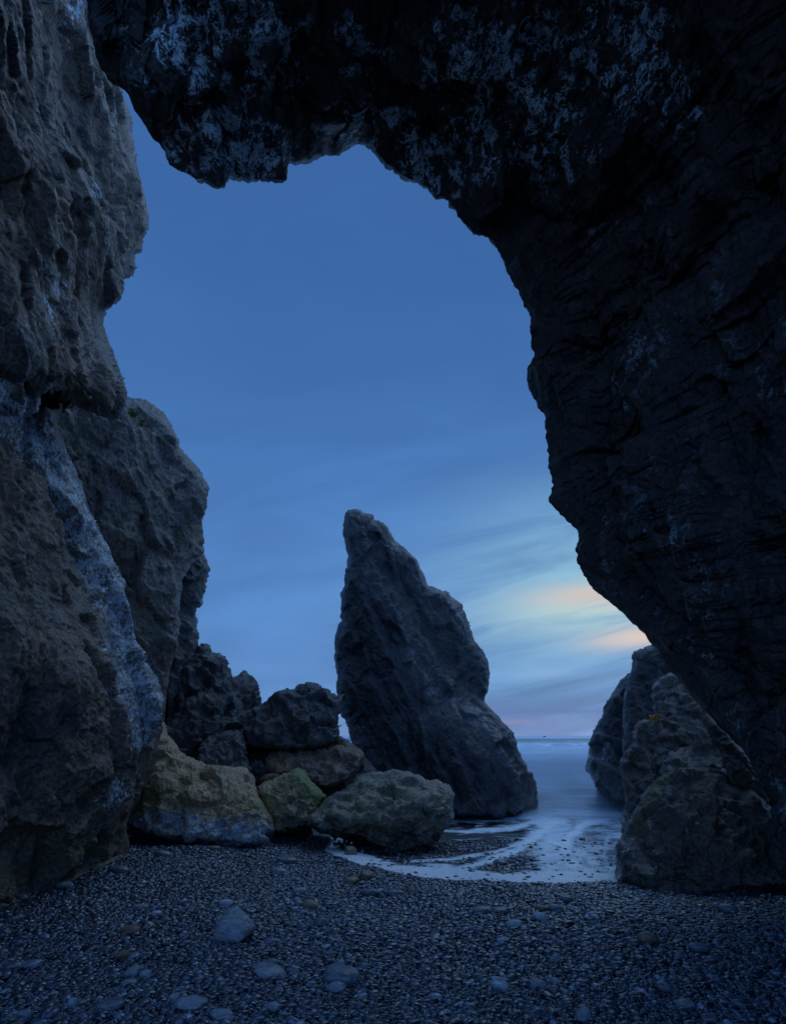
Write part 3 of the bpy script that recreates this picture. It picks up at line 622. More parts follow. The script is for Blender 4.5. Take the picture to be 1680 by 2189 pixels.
# ---- the arch: inner face from its rim, over the viewer's head and behind
rim = [  # u, v, depth, and where the same strip runs over the viewer (x, z at Y = 2)
    (1900, 2150, 5.2, 3.9, -.6), (1790, 1945, 5.5, 4.0, .0), (1680, 1752, 5.9, 4.1, .8), (1640, 1680, 6.0, 4.1, 1.2), (1600, 1612, 6.15, 4.1, 1.5), (1571, 1566, 6.3, 4.1, 1.8), (1542, 1541, 6.35, 4.1, 2.0), (1501, 1502, 6.45, 4.1, 2.3), (1482, 1486, 6.5, 4.1, 2.5), (1462, 1458, 6.55, 4.1, 2.7), (1437, 1432, 6.65, 4.1, 2.9), (1418, 1410, 6.7, 4.1, 3.0), (1405, 1387, 6.75, 4.1, 3.1), (1386, 1366, 6.8, 4.1, 3.2), (1363, 1339, 6.9, 4.1, 3.3), (1334, 1310, 7.0, 4.1, 3.5),
    (1300, 1285, 7.1, 4.1, 3.6), (1270, 1260, 7.2, 4.1, 3.7), (1250, 1235, 7.25, 4.1, 3.8), (1233, 1205, 7.3, 4.1, 3.9), (1232, 1170, 7.35, 4.1, 4.0), (1242, 1148, 7.35, 4.1, 4.1), (1230, 1130, 7.4, 4.1, 4.2), (1195, 1100, 7.4, 4.1, 4.3), (1172, 1070, 7.4, 4.1, 4.4), (1180, 1040, 7.4, 4.1, 4.5), (1172, 985, 7.5, 4.1, 4.7), (1168, 935, 7.5, 4.1, 4.9), (1165, 885, 7.5, 4.1, 5.1), (1140, 850, 7.5, 4.1, 5.3), (1126, 815, 7.5, 4.1, 5.5), (1128, 780, 7.45, 4.1, 5.7), (1140, 762, 7.4, 4.1, 5.8),
    (1135, 735, 7.4, 4.1, 5.9), (1131, 700, 7.35, 4.1, 6.1), (1137, 675, 7.3, 4.1, 6.2), (1125, 655, 7.3, 4.0, 6.3), (1105, 620, 7.25, 4.0, 6.5), (1085, 585, 7.2, 3.9, 6.7), (1075, 555, 7.2, 3.8, 6.9), (1060, 525, 7.15, 3.7, 7.0), (1045, 508, 7.1, 3.6, 7.1), (1015, 500, 7.05, 3.4, 7.3), (1000, 485, 7.0, 3.2, 7.4), (965, 440, 6.95, 3.0, 7.6), (960, 425, 6.9, 2.8, 7.7), (935, 422, 6.9, 2.6, 7.8), (915, 402, 6.85, 2.4, 7.9), (895, 388, 6.8, 2.2, 8.0), (870, 382, 6.8, 2.0, 8.1),
    (840, 357, 6.75, 1.7, 8.2), (830, 352, 6.7, 1.5, 8.25), (810, 332, 6.7, 1.3, 8.3), (795, 310, 6.65, 1.1, 8.35), (780, 304, 6.6, .9, 8.4), (760, 303, 6.55, .7, 8.4), (737, 318, 6.5, .5, 8.4), (725, 328, 6.5, .3, 8.45), (705, 324, 6.45, .2, 8.45), (685, 330, 6.4, 0, 8.5), (660, 340, 6.4, -.2, 8.5), (635, 342, 6.35, -.4, 8.5), (617, 345, 6.3, -.5, 8.5), (610, 377, 6.2, -.6, 8.5), (595, 383, 6.2, -.7, 8.55), (555, 382, 6.15, -.9, 8.55), (530, 381, 6.1, -1.0, 8.6), (505, 377, 6.1, -1.1, 8.6),
    (497, 370, 6.1, -1.2, 8.6), (482, 392, 6.0, -1.25, 8.6), (470, 396, 6.0, -1.3, 8.6), (452, 387, 6.0, -1.35, 8.65), (425, 381, 5.95, -1.4, 8.7), (390, 367, 5.9, -1.5, 8.8), (367, 350, 5.85, -1.6, 8.9), (352, 325, 5.8, -1.5, 8.95), (340, 302, 5.8, -1.5, 9.0), (317, 277, 5.75, -1.5, 9.1), (300, 240, 5.7, -1.45, 9.2), (290, 215, 5.65, -1.4, 9.25), (277, 197, 5.6, -1.35, 9.3), (260, 185, 5.6, -1.3, 9.35), (235, 170, 5.55, -1.25, 9.4), (215, 142, 5.5, -1.2, 9.45), (202, 107, 5.45, -1.1, 9.5), (192, 65, 5.4, -1.0, 9.55), (182, 0, 5.35, -.9, 9.6), (165, -120, 5.2, -.7, 9.8), (140, -300, 5.0, -.5, 10.0), (90, -600, 4.7, -.3, 10.4)]
rr = resample(rim, 2.6, closed=False)
n = len(rr)
rj = np.column_stack([rr[:, 0]/16, rr[:, 1]/16, 0*rr[:, 0]])
rr[:, 0] += 2.2*fbm(rj, 4, 201, .6); rr[:, 1] += 2.2*fbm(rj+50, 4, 202, .6)
P0 = P3(rr[:, 0], rr[:, 1], rr[:, 2])
E2 = np.stack([rr[:, 3], np.full(n, 2.), rr[:, 4]], 1)
ctr = np.array([.5, 0, 3.5])
outw = P0-ctr; outw[:, 1] = 0; outw /= np.linalg.norm(outw, axis=1)[:, None]
ke = (smooth(480, 300, rr[:, 0])*(np.arange(n) > n*.6))[:, None]      # the free left end: its back rises to the right, behind the edge
outw = outw*(1-ke)+np.array([.72, 0, .70])*ke; outw /= np.linalg.norm(outw, axis=1)[:, None]
# first fold: a dark underside that climbs quickly towards the viewer before the wall proper
fold = smooth(1000, 1350, rr[:, 1])
D = E2-P0
def inner(tt):
    base = P0+D*tt
    lip = np.sin(np.clip(tt/.22, 0, 1)*math.pi/2)
    base = base+outw*(.10*lip*(1-fold))[:, None]
    # hollow of the vault
    base = base+outw*(.55*np.sin(min(tt, 1)*math.pi)**1.2*(.5+.5*(1-fold)))[:, None]
    # ridge of the lower right underside
    k = fold*(.34*np.clip(tt/.10, 0, 1)*np.exp(-np.clip(tt-.10, 0, None)*5))
    base = base-np.array([1., 0, 0])*k[:, None]*.55+np.array([0, 0, 1.])*k[:, None]*1.0
    return base
ts = np.concatenate([np.linspace(0, .5, 210)**1.0, np.linspace(.5, 1, 90)[1:]])
rows = []; vis = []
rows.append(P0+outw*1.7+np.array([0, .7, 0])); rows.append(P0+outw*1.0+np.array([0, .6, 0])); rows.append(P0+outw*.45+np.array([0, .42, 0])); rows.append(P0+outw*.12+np.array([0, .16, 0]))
for tt in ts: rows.append(inner(tt))
Eb = E2.copy(); Eb[:, 1] = .5; rows.append(Eb)
Eb = E2.copy(); Eb[:, 1] = -1.2; rows.append(Eb)
Ec = Eb.copy(); Ec[:, 0] += outw[:, 0]*1.6; Ec[:, 2] += outw[:, 2]*1.6; rows.append(Ec)
Ed = E2+outw*1.8; rows.append(Ed)
R_ = np.array(rows)                         # (rows, n, 3)
nr = len(R_)
I = np.arange(nr*n).reshape(nr, n)
In = np.vstack([I, I[:1]])
AQ = np.stack([In[:-1, :-1].ravel(), In[1:, :-1].ravel(), In[1:, 1:].ravel(), In[:-1, 1:].ravel()], 1)
AV = R_.reshape(-1, 3)
N = vnormals(AV, AQ)
k = I[60, n//2]
if np.dot(N[k], np.array([0, 3, 2.5])-AV[k]) < 0: AQ = AQ[:, ::-1]; N = -N
# caps at both ends of the strip
tris = []
for e in (0, n-1):
    ring = [int(q) for q in I[:, e]]
    AV = np.vstack([AV, AV[ring].mean(0)]); N = np.vstack([N, [0, 0, 0]])
    cix = len(AV)-1
    for a_, b_ in zip(ring, ring[1:]+ring[:1]): tris.append((cix, a_, b_))
S = 2.4
p = AV
warp = np.stack([gnoise(p/.9+7*k, 300+k) for k in range(3)], 1)
h = .32*fbm(p/1.7, 2, 301)
f1, k1 = facets(p/1.0+.20*warp, 302); h = h+.36*f1-.03*k1
f2, k2 = facets(p*np.array([1, 1, .7])/.36+.2*warp, 303); h = h+.12*f2-.02*k2
h = h+.045*(ridged(p*np.array([1, 1, .45])/.5+.2*warp, 3, 304, .5)-.4)
f3, k3 = facets(p/.13+.35*np.stack([gnoise(p/.2+7*k, 320+k) for k in range(3)], 1), 307)
h = h+.028*f3-.006*k3+.018*fbm(p/.16, 3, 305, .55)
# keep the traced edge where it is: large forms fade in behind the rim
rowi = np.concatenate([np.repeat(np.arange(nr), n), [0, 0]])
g = np.clip((rowi-3)/26., 0, 1)
hs = .02*fbm(p/.12, 3, 309, .6)
AV = AV+N*(h*g+hs*(1-g))[:, None]
au, av = proj(np.where(AV[:, 1:2] > .6, AV, np.array([[0, .6, 50.]])))
q = AV
lich = .85*smooth(.10, .55, fbm(q/.8, 3, 311))*1.0
veins = (1-2.2*np.abs(fbm(q/.42+.3*warp, 4, 312, .6)))
zone = np.zeros(len(q))  # pale zones: crust web, plus lit wet patches painted into the ceiling colour
for (cu, cv, ru, rv, a) in ((420, 90, 130, 120, .9), (560, 90, 90, 110, .9), (470, 300, 110, 80, .95), (560, 330, 60, 45, 1.0), (760, 90, 90, 60, .7), (820, 270, 110, 60, .85), (950, 350, 110, 70, .8), (1060, 110, 130, 110, .85), (1130, 200, 100, 90, .9), (1040, 270, 120, 80, .7), (1330, 110, 110, 130, .75), (1450, 200, 60, 90, .6), (1180, 340, 110, 70, .6), (1240, 700, 60, 200, .12), (1420, 700, 50, 160, .16), (1480, 1050, 60, 260, .12), (1360, 480, 100, 80, .2), (1500, 1300, 80, 160, .12), (1560, 1560, 70, 70, .2)):
    zone = np.maximum(zone, a*np.exp(-((au-cu)/ru)**2-((av-cv)/rv)**2))
zone = np.maximum(zone, 0.12*np.exp(-((linedist(au, av, [(1290, 1180, 16), (1340, 1240, 18), (1414, 1318, 20), (1480, 1402, 20), (1574, 1520, 22), (1622, 1592, 22), (1690, 1664, 22)])+.8*fbm(q/.3, 3, 315))**2)))  # lit edge of the fold painted in as a faint pale line
zone = zone*(1-.9*smooth(60, 20, -((av-1300)-(au-1300)*1.10)+0)*smooth(1240, 1330, av)*(((av-1300)-(au-1300)*1.10) > -25))  # pale masked off the band below, so the shaded underside stays dark
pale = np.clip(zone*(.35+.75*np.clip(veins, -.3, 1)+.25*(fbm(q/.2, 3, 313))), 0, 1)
wall_sheen = np.clip(.5+1.3*fbm(q*np.array([3.2, 3.2, .75]), 4, 316, .6), 0, 1)*smooth(1150, 1300, au)*smooth(250, 500, av)  # bluish sheen painted into the right wall as faint vertical streaks
pale = np.maximum(pale, .17*wall_sheen*(.4+.6*smooth(-.2, .4, fbm(q/.9, 2, 317))))
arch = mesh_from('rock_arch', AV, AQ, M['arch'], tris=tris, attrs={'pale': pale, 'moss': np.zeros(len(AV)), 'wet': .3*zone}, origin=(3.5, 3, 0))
tag(arch, 'huge black rock arch framing the view overhead and down the right side', 'rock arch')

# ================================================================ SMALL THINGS
def stick(name, label, a, b, r, mat):
    a = np.array(a); b = np.array(b); d = b-a; L = np.linalg.norm(d); d = d/L
    s = np.cross(d, [0, 0, 1.]); s /= np.linalg.norm(s); t_ = np.cross(s, d)
    ns, nk = 14, 9; V = []
    for i in range(ns):
        f = i/(ns-1); c = a+d*L*f+s*.03*L*math.sin(f*5)+t_*.02*L*math.sin(f*9+1)
        rad = r*(1-.55*f)*(1+.15*math.sin(i*2.1))
        for k in range(nk):
            an = 2*math.pi*k/nk; V.append(c+rad*(s*math.cos(an)+t_*math.sin(an)))
    Q = [(i*nk+k, i*nk+(k+1) % nk, (i+1)*nk+(k+1) % nk, (i+1)*nk+k) for i in range(ns-1) for k in range(nk)]
    T = [(k, (k+1) % nk, 0) for k in range(1, nk-1)]+[((ns-1)*nk, (ns-1)*nk+k, (ns-1)*nk+k+1) for k in range(1, nk-1)]
    o = mesh_from(name, np.array(V), Q, mat, tris=T); tag(o, label, 'driftwood', 'driftwood caught in the boulder pile'); return o
m, t, out = new_mat('weathered_driftwood')
tc = t.new('ShaderNodeTexCoord').outputs['Object']
principled(t, out, Base_Color=t.mix(t.noise(t.scalevec(tc, (4, 4, 30)), 6, 4), (.10, .075, .05), (.26, .20, .14)), Roughness=.8)
M['wood'] = m
stick('driftwood_stick', 'pale driftwood stick between the big black boulder and the sea stack', P3(716, 1503, 11.9), P3(738, 1484, 12.3), .022, M['wood'])
stick('driftwood_stick', 'short dark twig poking from the side of the big black boulder', P3(713, 1562, 11.9), P3(731, 1550, 12.1), .02, M['wood'])

def leaf_mat(name, a, b):
    m, t, out = new_mat(name)
    tc = t.new('ShaderNodeTexCoord').outputs['Object']
    principled(t, out, Base_Color=t.mix(t.noise(tc, 30, 3), a, b), Roughness=.6); return m
M['tuft'] = leaf_mat('cliff_plant_leaves', (.10, .13, .03), (.20, .22, .06))
M['orange'] = leaf_mat('orange_lichen_leaves', (.50, .22, .03), (.75, .42, .08))
def tuft(name, label, cat, c, size, nblade, mat, rs, group=None):
    r = random.Random(rs); V = []; T = []
    for k in range(nblade):
        an = r.uniform(0, 2*math.pi); el = r.uniform(.2, 1.3); L = size*r.uniform(.5, 1); w = L*.12
        d = np.array([math.cos(an)*math.cos(el), math.sin(an)*math.cos(el)-.25, math.sin(el)]); d /= np.linalg.norm(d)
        s = np.cross(d, [.3, -.8, .2]); s /= np.linalg.norm(s)+1e-9
        nn = np.cross(s, d)
        b0 = c+np.array([r.uniform(-1, 1), r.uniform(-.4, .4), r.uniform(-1, 1)])*size*.25
        i0 = len(V)
        mid = b0+d*L*.55; tip = b0+d*L-np.array([0, 0, .25*L])
        V += [b0-s*w*.4, b0+s*w*.4, mid+s*w, mid-s*w, tip, mid+nn*w*.6]
        T += [(i0, i0+1, i0+5), (i0+1, i0+2, i0+5), (i0+2, i0+4, i0+5), (i0+4, i0+3, i0+5), (i0+3, i0, i0+5)]
    o = mesh_from(name, np.array(V), None, mat, tris=T, smooth_shade=False); tag(o, label, cat, group)
tuft('plant_tuft', 'green plant tuft growing high on the rounded cliff shoulder', 'plant', P3(284, 888, 10.45), .16, 46, M['tuft'], 1, 'plants on the rocks')
tuft('plant_tuft', 'smaller green plant tuft just below the higher one on the cliff shoulder', 'plant', P3(303, 908, 10.5), .12, 34, M['tuft'], 2, 'plants on the rocks')
tuft('plant_tuft', 'orange plant sprig in the notch of the right boulder heap', 'plant', P3(1400, 1540, 8.5), .11, 40, M['orange'], 3, 'plants on the rocks')
tuft('plant_tuft', 'tiny orange sprig on the top left edge of the craggy right boulder', 'plant', P3(1359, 1555, 8.9), .06, 22, M['orange'], 4, 'plants on the rocks')
# distant rock on the horizon
o = rock('rock', [(1159, 1577.5), (1160, 1575.2), (1163, 1573.6), (1166, 1573.8), (1168, 1575.4), (1170, 1577.5)], 900, 1.5, 2, 3, M['dark'], step=.4, S=1.5, jag=0, seed=150, onground=False)
tag(o, 'tiny dark rock far out on the sea horizon', 'rock')

# ---------------------------------------------------------------- stones one can pick out
def stone_mat(name, c, rough=.42):
    m, t, out = new_mat(name)
    tc = t.new('ShaderNodeTexCoord').outputs['Object']
    n1 = t.noise(t.scalevec(tc, (1, 1, 3)), 9, 7, .68, 1.); n2 = t.noise(tc, 120, 3, .6)
    k = t.mul(t.ramp(n1, .35, .65, .55, 1.4), t.ramp(n2, .3, .7, .8, 1.2))
    b = t.new('ShaderNodeBump'); b.inputs['Strength'].default_value = .25; b.inputs['Distance'].default_value = .004; t.put(b.inputs['Height'], n2)
    principled(t, out, Base_Color=t.mix(1., c, t.vec(k, k, k), 'MULTIPLY'), Roughness=t.ramp(n1, .3, .7, rough-.08, rough+.12), Normal=b.outputs[0])
    return m
SM = {'dark': stone_mat('dark_slate_stone', (.115, .125, .15), .34), 'grey': stone_mat('grey_stone', (.20, .215, .24), .40), 'pale': stone_mat('pale_stone', (.33, .36, .40), .42), 'brown': stone_mat('brown_stone', (.15, .095, .065), .5), 'tan': stone_mat('tan_stone', (.22, .165, .11), .55)}
import bmesh
def ico(sub):
    bm = bmesh.new(); bmesh.ops.create_icosphere(bm, subdivisions=sub, radius=1); bm.verts.ensure_lookup_table()
    V = np.array([v.co for v in bm.verts]); T = np.array([[v.index for v in f.verts] for f in bm.faces]); bm.free(); return V, T
IV, IT = ico(4)
def stone(u, v, lpx, hpx, tilt, kind, label, angular=0., seed=0, cat='stone', name='stone'):
    Y = float(ground_depth(u, v+hpx*.42)); s = Y/F*1.1
    L = lpx*s/2; H = max(hpx*s/2*1.1, .008); W = L*random.uniform(.62, .85)
    V = IV.copy()
    V = np.sign(V)*np.abs(V)**.86
    V *= (1+.16*fbm(V*.9+seed*3.7, 2, seed)[:, None])
    if angular:
        pr = np.random.default_rng(seed); nrm = pr.normal(size=(13, 3)); nrm[0] = (.1, -.3, 1); nrm[1] = (-.75, -.5, .45); nrm[2] = (.8, -.35, .55); nrm[3] = (0, -1, .25)
        nrm /= np.linalg.norm(nrm, axis=1)[:, None]; off = pr.uniform(.62, .80, 13); off[0] = .55; off[1] = .68
        Dn = V/np.linalg.norm(V, axis=1)[:, None]
        q = off/np.maximum(Dn@nrm.T, 1e-3); q = np.sort(q, axis=1)
        V = Dn*np.minimum(1.1, q[:, 0]-.05*np.exp(-(q[:, 1]-q[:, 0])/.06))[:, None]*1.25*(1+.05*fbm(Dn*4, 4, seed))[:, None]
    V *= np.array([L, W, H])
    a = math.radians(-tilt)*.6; c_, s_ = math.cos(a), math.sin(a)
    x, z_ = V[:, 0]*c_-V[:, 2]*s_, V[:, 0]*s_+V[:, 2]*c_
    V = np.column_stack([x, V[:, 1], z_])
    rz = math.radians(random.uniform(-12, 12)-tilt*.6); c_, s_ = math.cos(rz), math.sin(rz)
    V = np.column_stack([V[:, 0]*c_-V[:, 1]*s_, V[:, 0]*s_+V[:, 1]*c_, V[:, 2]])
    X0 = (u-U0)/F*Y; Yc = Y+W*.35
    gz = float(ground_z(X0, Yc))
    V = V+np.array([X0, Yc, gz+H*.74+.004])
    o = mesh_from(name, V, None, SM[kind], tris=IT); tag(o, label, cat, 'larger stones on the shingle'); return o
ST = [
 (498, 1990, 88, 58, 0, 'grey', 'large angular grey rock standing alone on the shingle at left', .55),
 (731, 2094, 70, 34, 12, 'dark', 'big smooth dark oval stone near the bottom of the shingle', 0),
 (575, 2084, 66, 22, 26, 'grey', 'long narrow grey stone lying left of the big dark oval stone', 0),
 (718, 2116, 38, 20, -8, 'grey', 'grey stone tucked under the front of the big dark oval stone', 0),
 (579, 2063, 26, 15, 0, 'grey', 'small rounded stone just above the long narrow stone', 0),
 (728, 2065, 19, 15, 0, 'pale', 'small pale round stone just above the big dark oval stone', 0),
 (1071, 2111, 40, 22, 48, 'pale', 'pale oblong stone tilted steeply, near the bottom centre', 0),
 (1152, 2109, 34, 17, 0, 'grey', 'grey rounded stone right of the steeply tilted pale stone', 0),
 (1184, 2119, 22, 13, 0, 'dark', 'small dark stone touching the grey stone near bottom centre', 0),
 (781, 1876, 28, 19, 22, 'brown', 'brown pointed stone at the edge of the wash, right of a pair', .25),
 (750, 1885, 26, 17, 8, 'tan', 'tan stone at the edge of the wash, left of a pair', .25),
 (663, 1938, 32, 18, 14, 'tan', 'tan domed stone on the shingle above the big dark oval stone', 0),
 (684, 1976, 28, 18, 0, 'dark', 'dark stone below the tan domed stone', 0),
 (789, 1912, 38, 16, 6, 'dark', 'dark flat stone below the brown pointed stone', 0),
 (845, 1912, 34, 14, 0, 'dark', 'dark flat stone with rounded ends, right of its darker twin below the wash', 0),
 (1212, 1926, 25, 15, 0, 'dark', 'black rounded stone alone just below the foam edge', 0),
 (1558, 1947, 36, 18, 10, 'dark', 'black oval stone in front of the large right boulder', 0),
 (1384, 2010, 38, 22, 0, 'brown', 'dark reddish rounded stone in the right middle of the shingle', 0),
 (1496, 2031, 36, 18, 0, 'dark', 'dark oval stone right of the dark reddish rounded stone', 0),
 (1099, 1979, 30, 15, 0, 'pale', 'pale flat stone in the row of stones below the wash', 0),
 (1155, 1964, 28, 17, 8, 'pale', 'pale domed stone, upper right of the pale flat stone', 0),
 (1068, 1951, 36, 12, 0, 'dark', 'long thin dark stone above the pale flat stone', 0),
 (1027, 1949, 32, 12, 0, 'grey', 'long thin grey stone left of the long thin dark one', 0),
 (1160, 1946, 32, 12, 0, 'brown', 'long thin brown stone just above the pale domed stone', 0),
 (1188, 1944, 25, 13, 0, 'grey', 'grey stone at the right end of the row of thin stones', 0),
 (1422, 2115, 32, 18, 10, 'dark', 'dark oval stone near the bottom right of the shingle', 0),
 (1248, 2175, 36, 20, -48, 'grey', 'grey stone stood on its side at the bottom edge, right of centre', 0),
 (1075, 2016, 24, 13, 0, 'pale', 'small pale stone below the pale flat stone', 0),
 (1187, 2054, 24, 16, 0, 'grey', 'rounded grey stone in the open middle of the shingle', 0),
 (1466, 2152, 36, 17, 0, 'grey', 'broad grey stone in the bottom right of the picture', 0),
 (1517, 2182, 28, 15, 0, 'dark', 'dark stone cut by the bottom edge at right', 0),
 (612, 1842, 40, 14, 10, 'dark', 'long dark stone below the gap between ochre and front boulders', 0),
 (595, 1865, 30, 12, 12, 'grey', 'slim grey stone just below the long dark stone', 0),
 (640, 1908, 28, 15, 0, 'grey', 'grey stone left of the flat dark stones below the wash', 0),
 (407, 2151, 58, 22, 4, 'grey', 'broad smooth grey stone at the bottom left', 0),
 (474, 2177, 46, 20, 12, 'grey', 'grey stone at the bottom edge right of the broad smooth stone', 0),
 (580, 2159, 32, 19, 0, 'grey', 'round grey stone at the bottom edge below the long narrow stone', 0),
 (373, 2140, 22, 24, 0, 'grey', 'upright grey stone against the left end of the broad smooth stone', 0),
 (311, 2090, 24, 22, 0, 'grey', 'round grey stone beside a tilted oblong stone at left', 0),
 (284, 2083, 36, 18, -34, 'grey', 'oblong grey stone tilted up to the right, at left', 0),
 (274, 2107, 32, 16, -14, 'grey', 'oval stone just below the tilted oblong stone at left', 0),
 (261, 2047, 30, 17, -14, 'brown', 'brownish domed stone above the tilted oblong stone at left', 0),
 (65, 2065, 40, 14, -10, 'grey', 'slim grey stone near the left edge of the shingle', 0),
 (27, 2069, 32, 14, 0, 'dark', 'dark stone touching the slim grey stone at the left edge', 0),
 (50, 2177, 30, 24, 0, 'dark', 'rounded dark stone in the bottom left corner', 0),
 (155, 2152, 20, 26, 0, 'grey', 'small upright stone near the bottom left corner', 0),
 (482, 1934, 26, 14, 0, 'pale', 'pale rounded stone above the large angular rock', 0),
 (277, 1992, 40, 15, 4, 'brown', 'flat reddish brown stone left of the large angular rock', 0),
 (297, 1943, 28, 12, 0, 'grey', 'flat grey stone above the flat reddish brown stone', 0),
 (234, 2155, 52, 20, -8, 'dark', 'wide black flat stone near the bottom left', 0),
 (252, 1861, 40, 13, 6, 'dark', 'long dark stone close to the foot of the near left cliff', 0),
 (137, 1896, 32, 14, 0, 'grey', 'grey stone against the foot of the near left cliff', 0),
 (41, 1922, 30, 14, 0, 'dark', 'dark stone at the foot of the cliff by the left edge', 0),
 (349, 1828, 28, 11, 14, 'grey', 'slim grey stone below the left end of the ochre boulder', 0),
 (457, 1816, 26, 10, 8, 'brown', 'slim brown stone below the middle of the ochre boulder', 0),
 (1071, 1846, 24, 10, 0, 'dark', 'black block of stone lying in the foamy wash', .4),
 (748, 1822, 22, 17, 0, 'tan', 'reddish tan stone at the foot of the front boulder', .3),
 (1245, 1795, 12, 7, 0, 'dark', 'small black stone in the wash, upper of two near the right boulder', .3),
]
for i, (u, v, l, h_, ti, kd, lab, an) in enumerate(ST):
    stone(u, v, l, h_, ti, kd, lab, an, seed=400+i*7)

# ---------------------------------------------------------------- shingle: uncountable pebbles as one object
def pebble_points():
    r = np.random.default_rng(5)
    out = []
    for (y0, y1, dens, med, sg) in ((2.6, 4.2, 4600, .0084, .56), (4.2, 6.2, 3400, .0092, .55), (6.2, 8.5, 2000, .0108, .52), (8.5, 11.5, 900, .0135, .5)):
        hw = .72*y1+.3
        nn = int(dens*(y1-y0)*2*hw)
        y = r.uniform(y0, y1, nn); x = r.uniform(-hw, hw, nn)
        kx = np.abs(x) < .70*y+.25
        x, y = x[kx], y[kx]
        rad = np.clip(med*np.exp(sg*r.normal(size=len(x))), .004, .034)
        out.append(np.column_stack([x, y, rad]))
    a = np.vstack(out)
    nb = 900
    y = r.uniform(2.8, 8.5, nb); x = r.uniform(-1, 1, nb)*(.70*y); big = np.column_stack([x, y, np.clip(.024*np.exp(.3*r.normal(size=nb)), .018, .042)])
    a = np.vstack([a, big])
    # under the wash only those that stand clear of the foam are left
    sdp = seaward(a[:, 0], a[:, 1]); cvp, _ = foam_cover(a[:, 0], a[:, 1], ground_z(a[:, 0], a[:, 1]), sdp)
    keep = (sdp < .03) | (r.random(len(a)) < np.clip(.52-.8*cvp, .03, 1))
    a = a[keep]
    return a, r
pa, r = pebble_points()
npb = len(pa)
zz = ground_z(pa[:, 0], pa[:, 1])+pa[:, 2]*.18+r.uniform(-.004, .007, npb)
pv = np.column_stack([pa[:, 0], pa[:, 1], zz])
me = bpy.data.meshes.new('pebbles'); me.vertices.add(npb); me.vertices.foreach_set('co', pv.astype(np.float32).ravel())
rot = np.column_stack([r.normal(0, .13, npb), r.normal(0, .13, npb), r.uniform(0, 6.283, npb)])
scl = np.column_stack([pa[:, 2]*r.uniform(1.0, 1.6, npb), pa[:, 2]*r.uniform(.8, 1.05, npb), pa[:, 2]*r.uniform(.6, .95, npb)])
for nm, arr in (('prot', rot), ('pscl', scl)):
    at = me.attributes.new(nm, 'FLOAT_VECTOR', 'POINT'); at.data.foreach_set('vector', arr.astype(np.float32).ravel())
m, t, out = new_mat('wet_pebbles')
oi = t.new('ShaderNodeObjectInfo').outputs['Random']
cr = t.new('ShaderNodeValToRGB'); t.l.new(oi, cr.inputs[0]); cr.color_ramp.interpolation = 'CONSTANT'
stops = [(0, (.009, .013, .024)), (.28, (.016, .024, .041)), (.52, (.028, .040, .066)), (.74, (.048, .064, .100)), (.88, (.052, .036, .034)), (.91, (.090, .115, .160)), (.97, (.19, .23, .30))]
el = cr.color_ramp.elements
while len(el) < len(stops): el.new(.5)
for e, (ps, c) in zip(el, stops): e.position = ps; e.color = (*c, 1)
tc = t.new('ShaderNodeTexCoord').outputs['Object']
nn_ = t.noise(tc, 2.5, 4)
k = t.ramp(nn_, .3, .7, .75, 1.25)
principled(t, out, Base_Color=t.mix(1., cr.outputs[0], t.vec(k, k, k), 'MULTIPLY'), Roughness=t.ramp(t.math('FRACT', t.mul(oi, 37.)), 0, 1, .2, .46), Specular_IOR_Level=.75, Coat_Weight=.25, Coat_Roughness=.15)
M['pebble'] = m
me.materials.append(m)
peb = bpy.data.objects.new('pebbles', me); COL.objects.link(peb)
tag(peb, 'small wet dark rounded pebbles covering the beach', 'pebbles', kind='stuff')
ng = bpy.data.node_groups.new('pebble_scatter', 'GeometryNodeTree')
ng.interface.new_socket('Geometry', in_out='INPUT', socket_type='NodeSocketGeometry')
ng.interface.new_socket('Geometry', in_out='OUTPUT', socket_type='NodeSocketGeometry')
g = NT(ng)
gi = g.new('NodeGroupInput'); go = g.new('NodeGroupOutput')
join = g.new('GeometryNodeJoinGeometry')
for kx in range(7):
    ic = g.new('GeometryNodeMeshIcoSphere'); ic.inputs['Radius'].default_value = 1; ic.inputs['Subdivisions'].default_value = 3
    po = g.new('GeometryNodeInputPosition')
    tx = g.new('ShaderNodeTexNoise', noise_dimensions='4D'); tx.inputs['W'].default_value = kx*5.3; tx.inputs['Scale'].default_value = .75; tx.inputs['Detail'].default_value = 1
    g.l.new(po.outputs[0], tx.inputs['Vector'])
    sb = g.math('SUBTRACT', tx.outputs[0], .5)
    sc_ = g.new('ShaderNodeVectorMath', operation='SCALE'); g.l.new(po.outputs[0], sc_.inputs[0]); g.l.new(g.math('MULTIPLY', sb, .7), sc_.inputs['Scale'])
    sp_ = g.new('GeometryNodeSetPosition'); g.l.new(ic.outputs[0], sp_.inputs[0]); g.l.new(sc_.outputs[0], sp_.inputs['Offset'])
    sm_ = g.new('GeometryNodeSetShadeSmooth'); g.l.new(sp_.outputs[0], sm_.inputs[0])
    mt_ = g.new('GeometryNodeSetMaterial'); mt_.inputs['Material'].default_value = m; g.l.new(sm_.outputs[0], mt_.inputs[0])
    gt = g.new('GeometryNodeGeometryToInstance'); g.l.new(mt_.outputs[0], gt.inputs[0])
    g.l.new(gt.outputs[0], join.inputs[0])
ins_ = g.new('GeometryNodeInstanceOnPoints'); ins_.inputs['Pick Instance'].default_value = True
g.l.new(gi.outputs[0], ins_.inputs['Points']); g.l.new(join.outputs[0], ins_.inputs['Instance'])
ri = g.new('FunctionNodeRandomValue', data_type='INT'); ri.inputs[4].default_value = 0; ri.inputs[5].default_value = 6; g.l.new(ri.outputs[2], ins_.inputs['Instance Index'])
def nattr(nm):
    a = g.new('GeometryNodeInputNamedAttribute', data_type='FLOAT_VECTOR'); a.inputs[0].default_value = nm; return a.outputs[0]
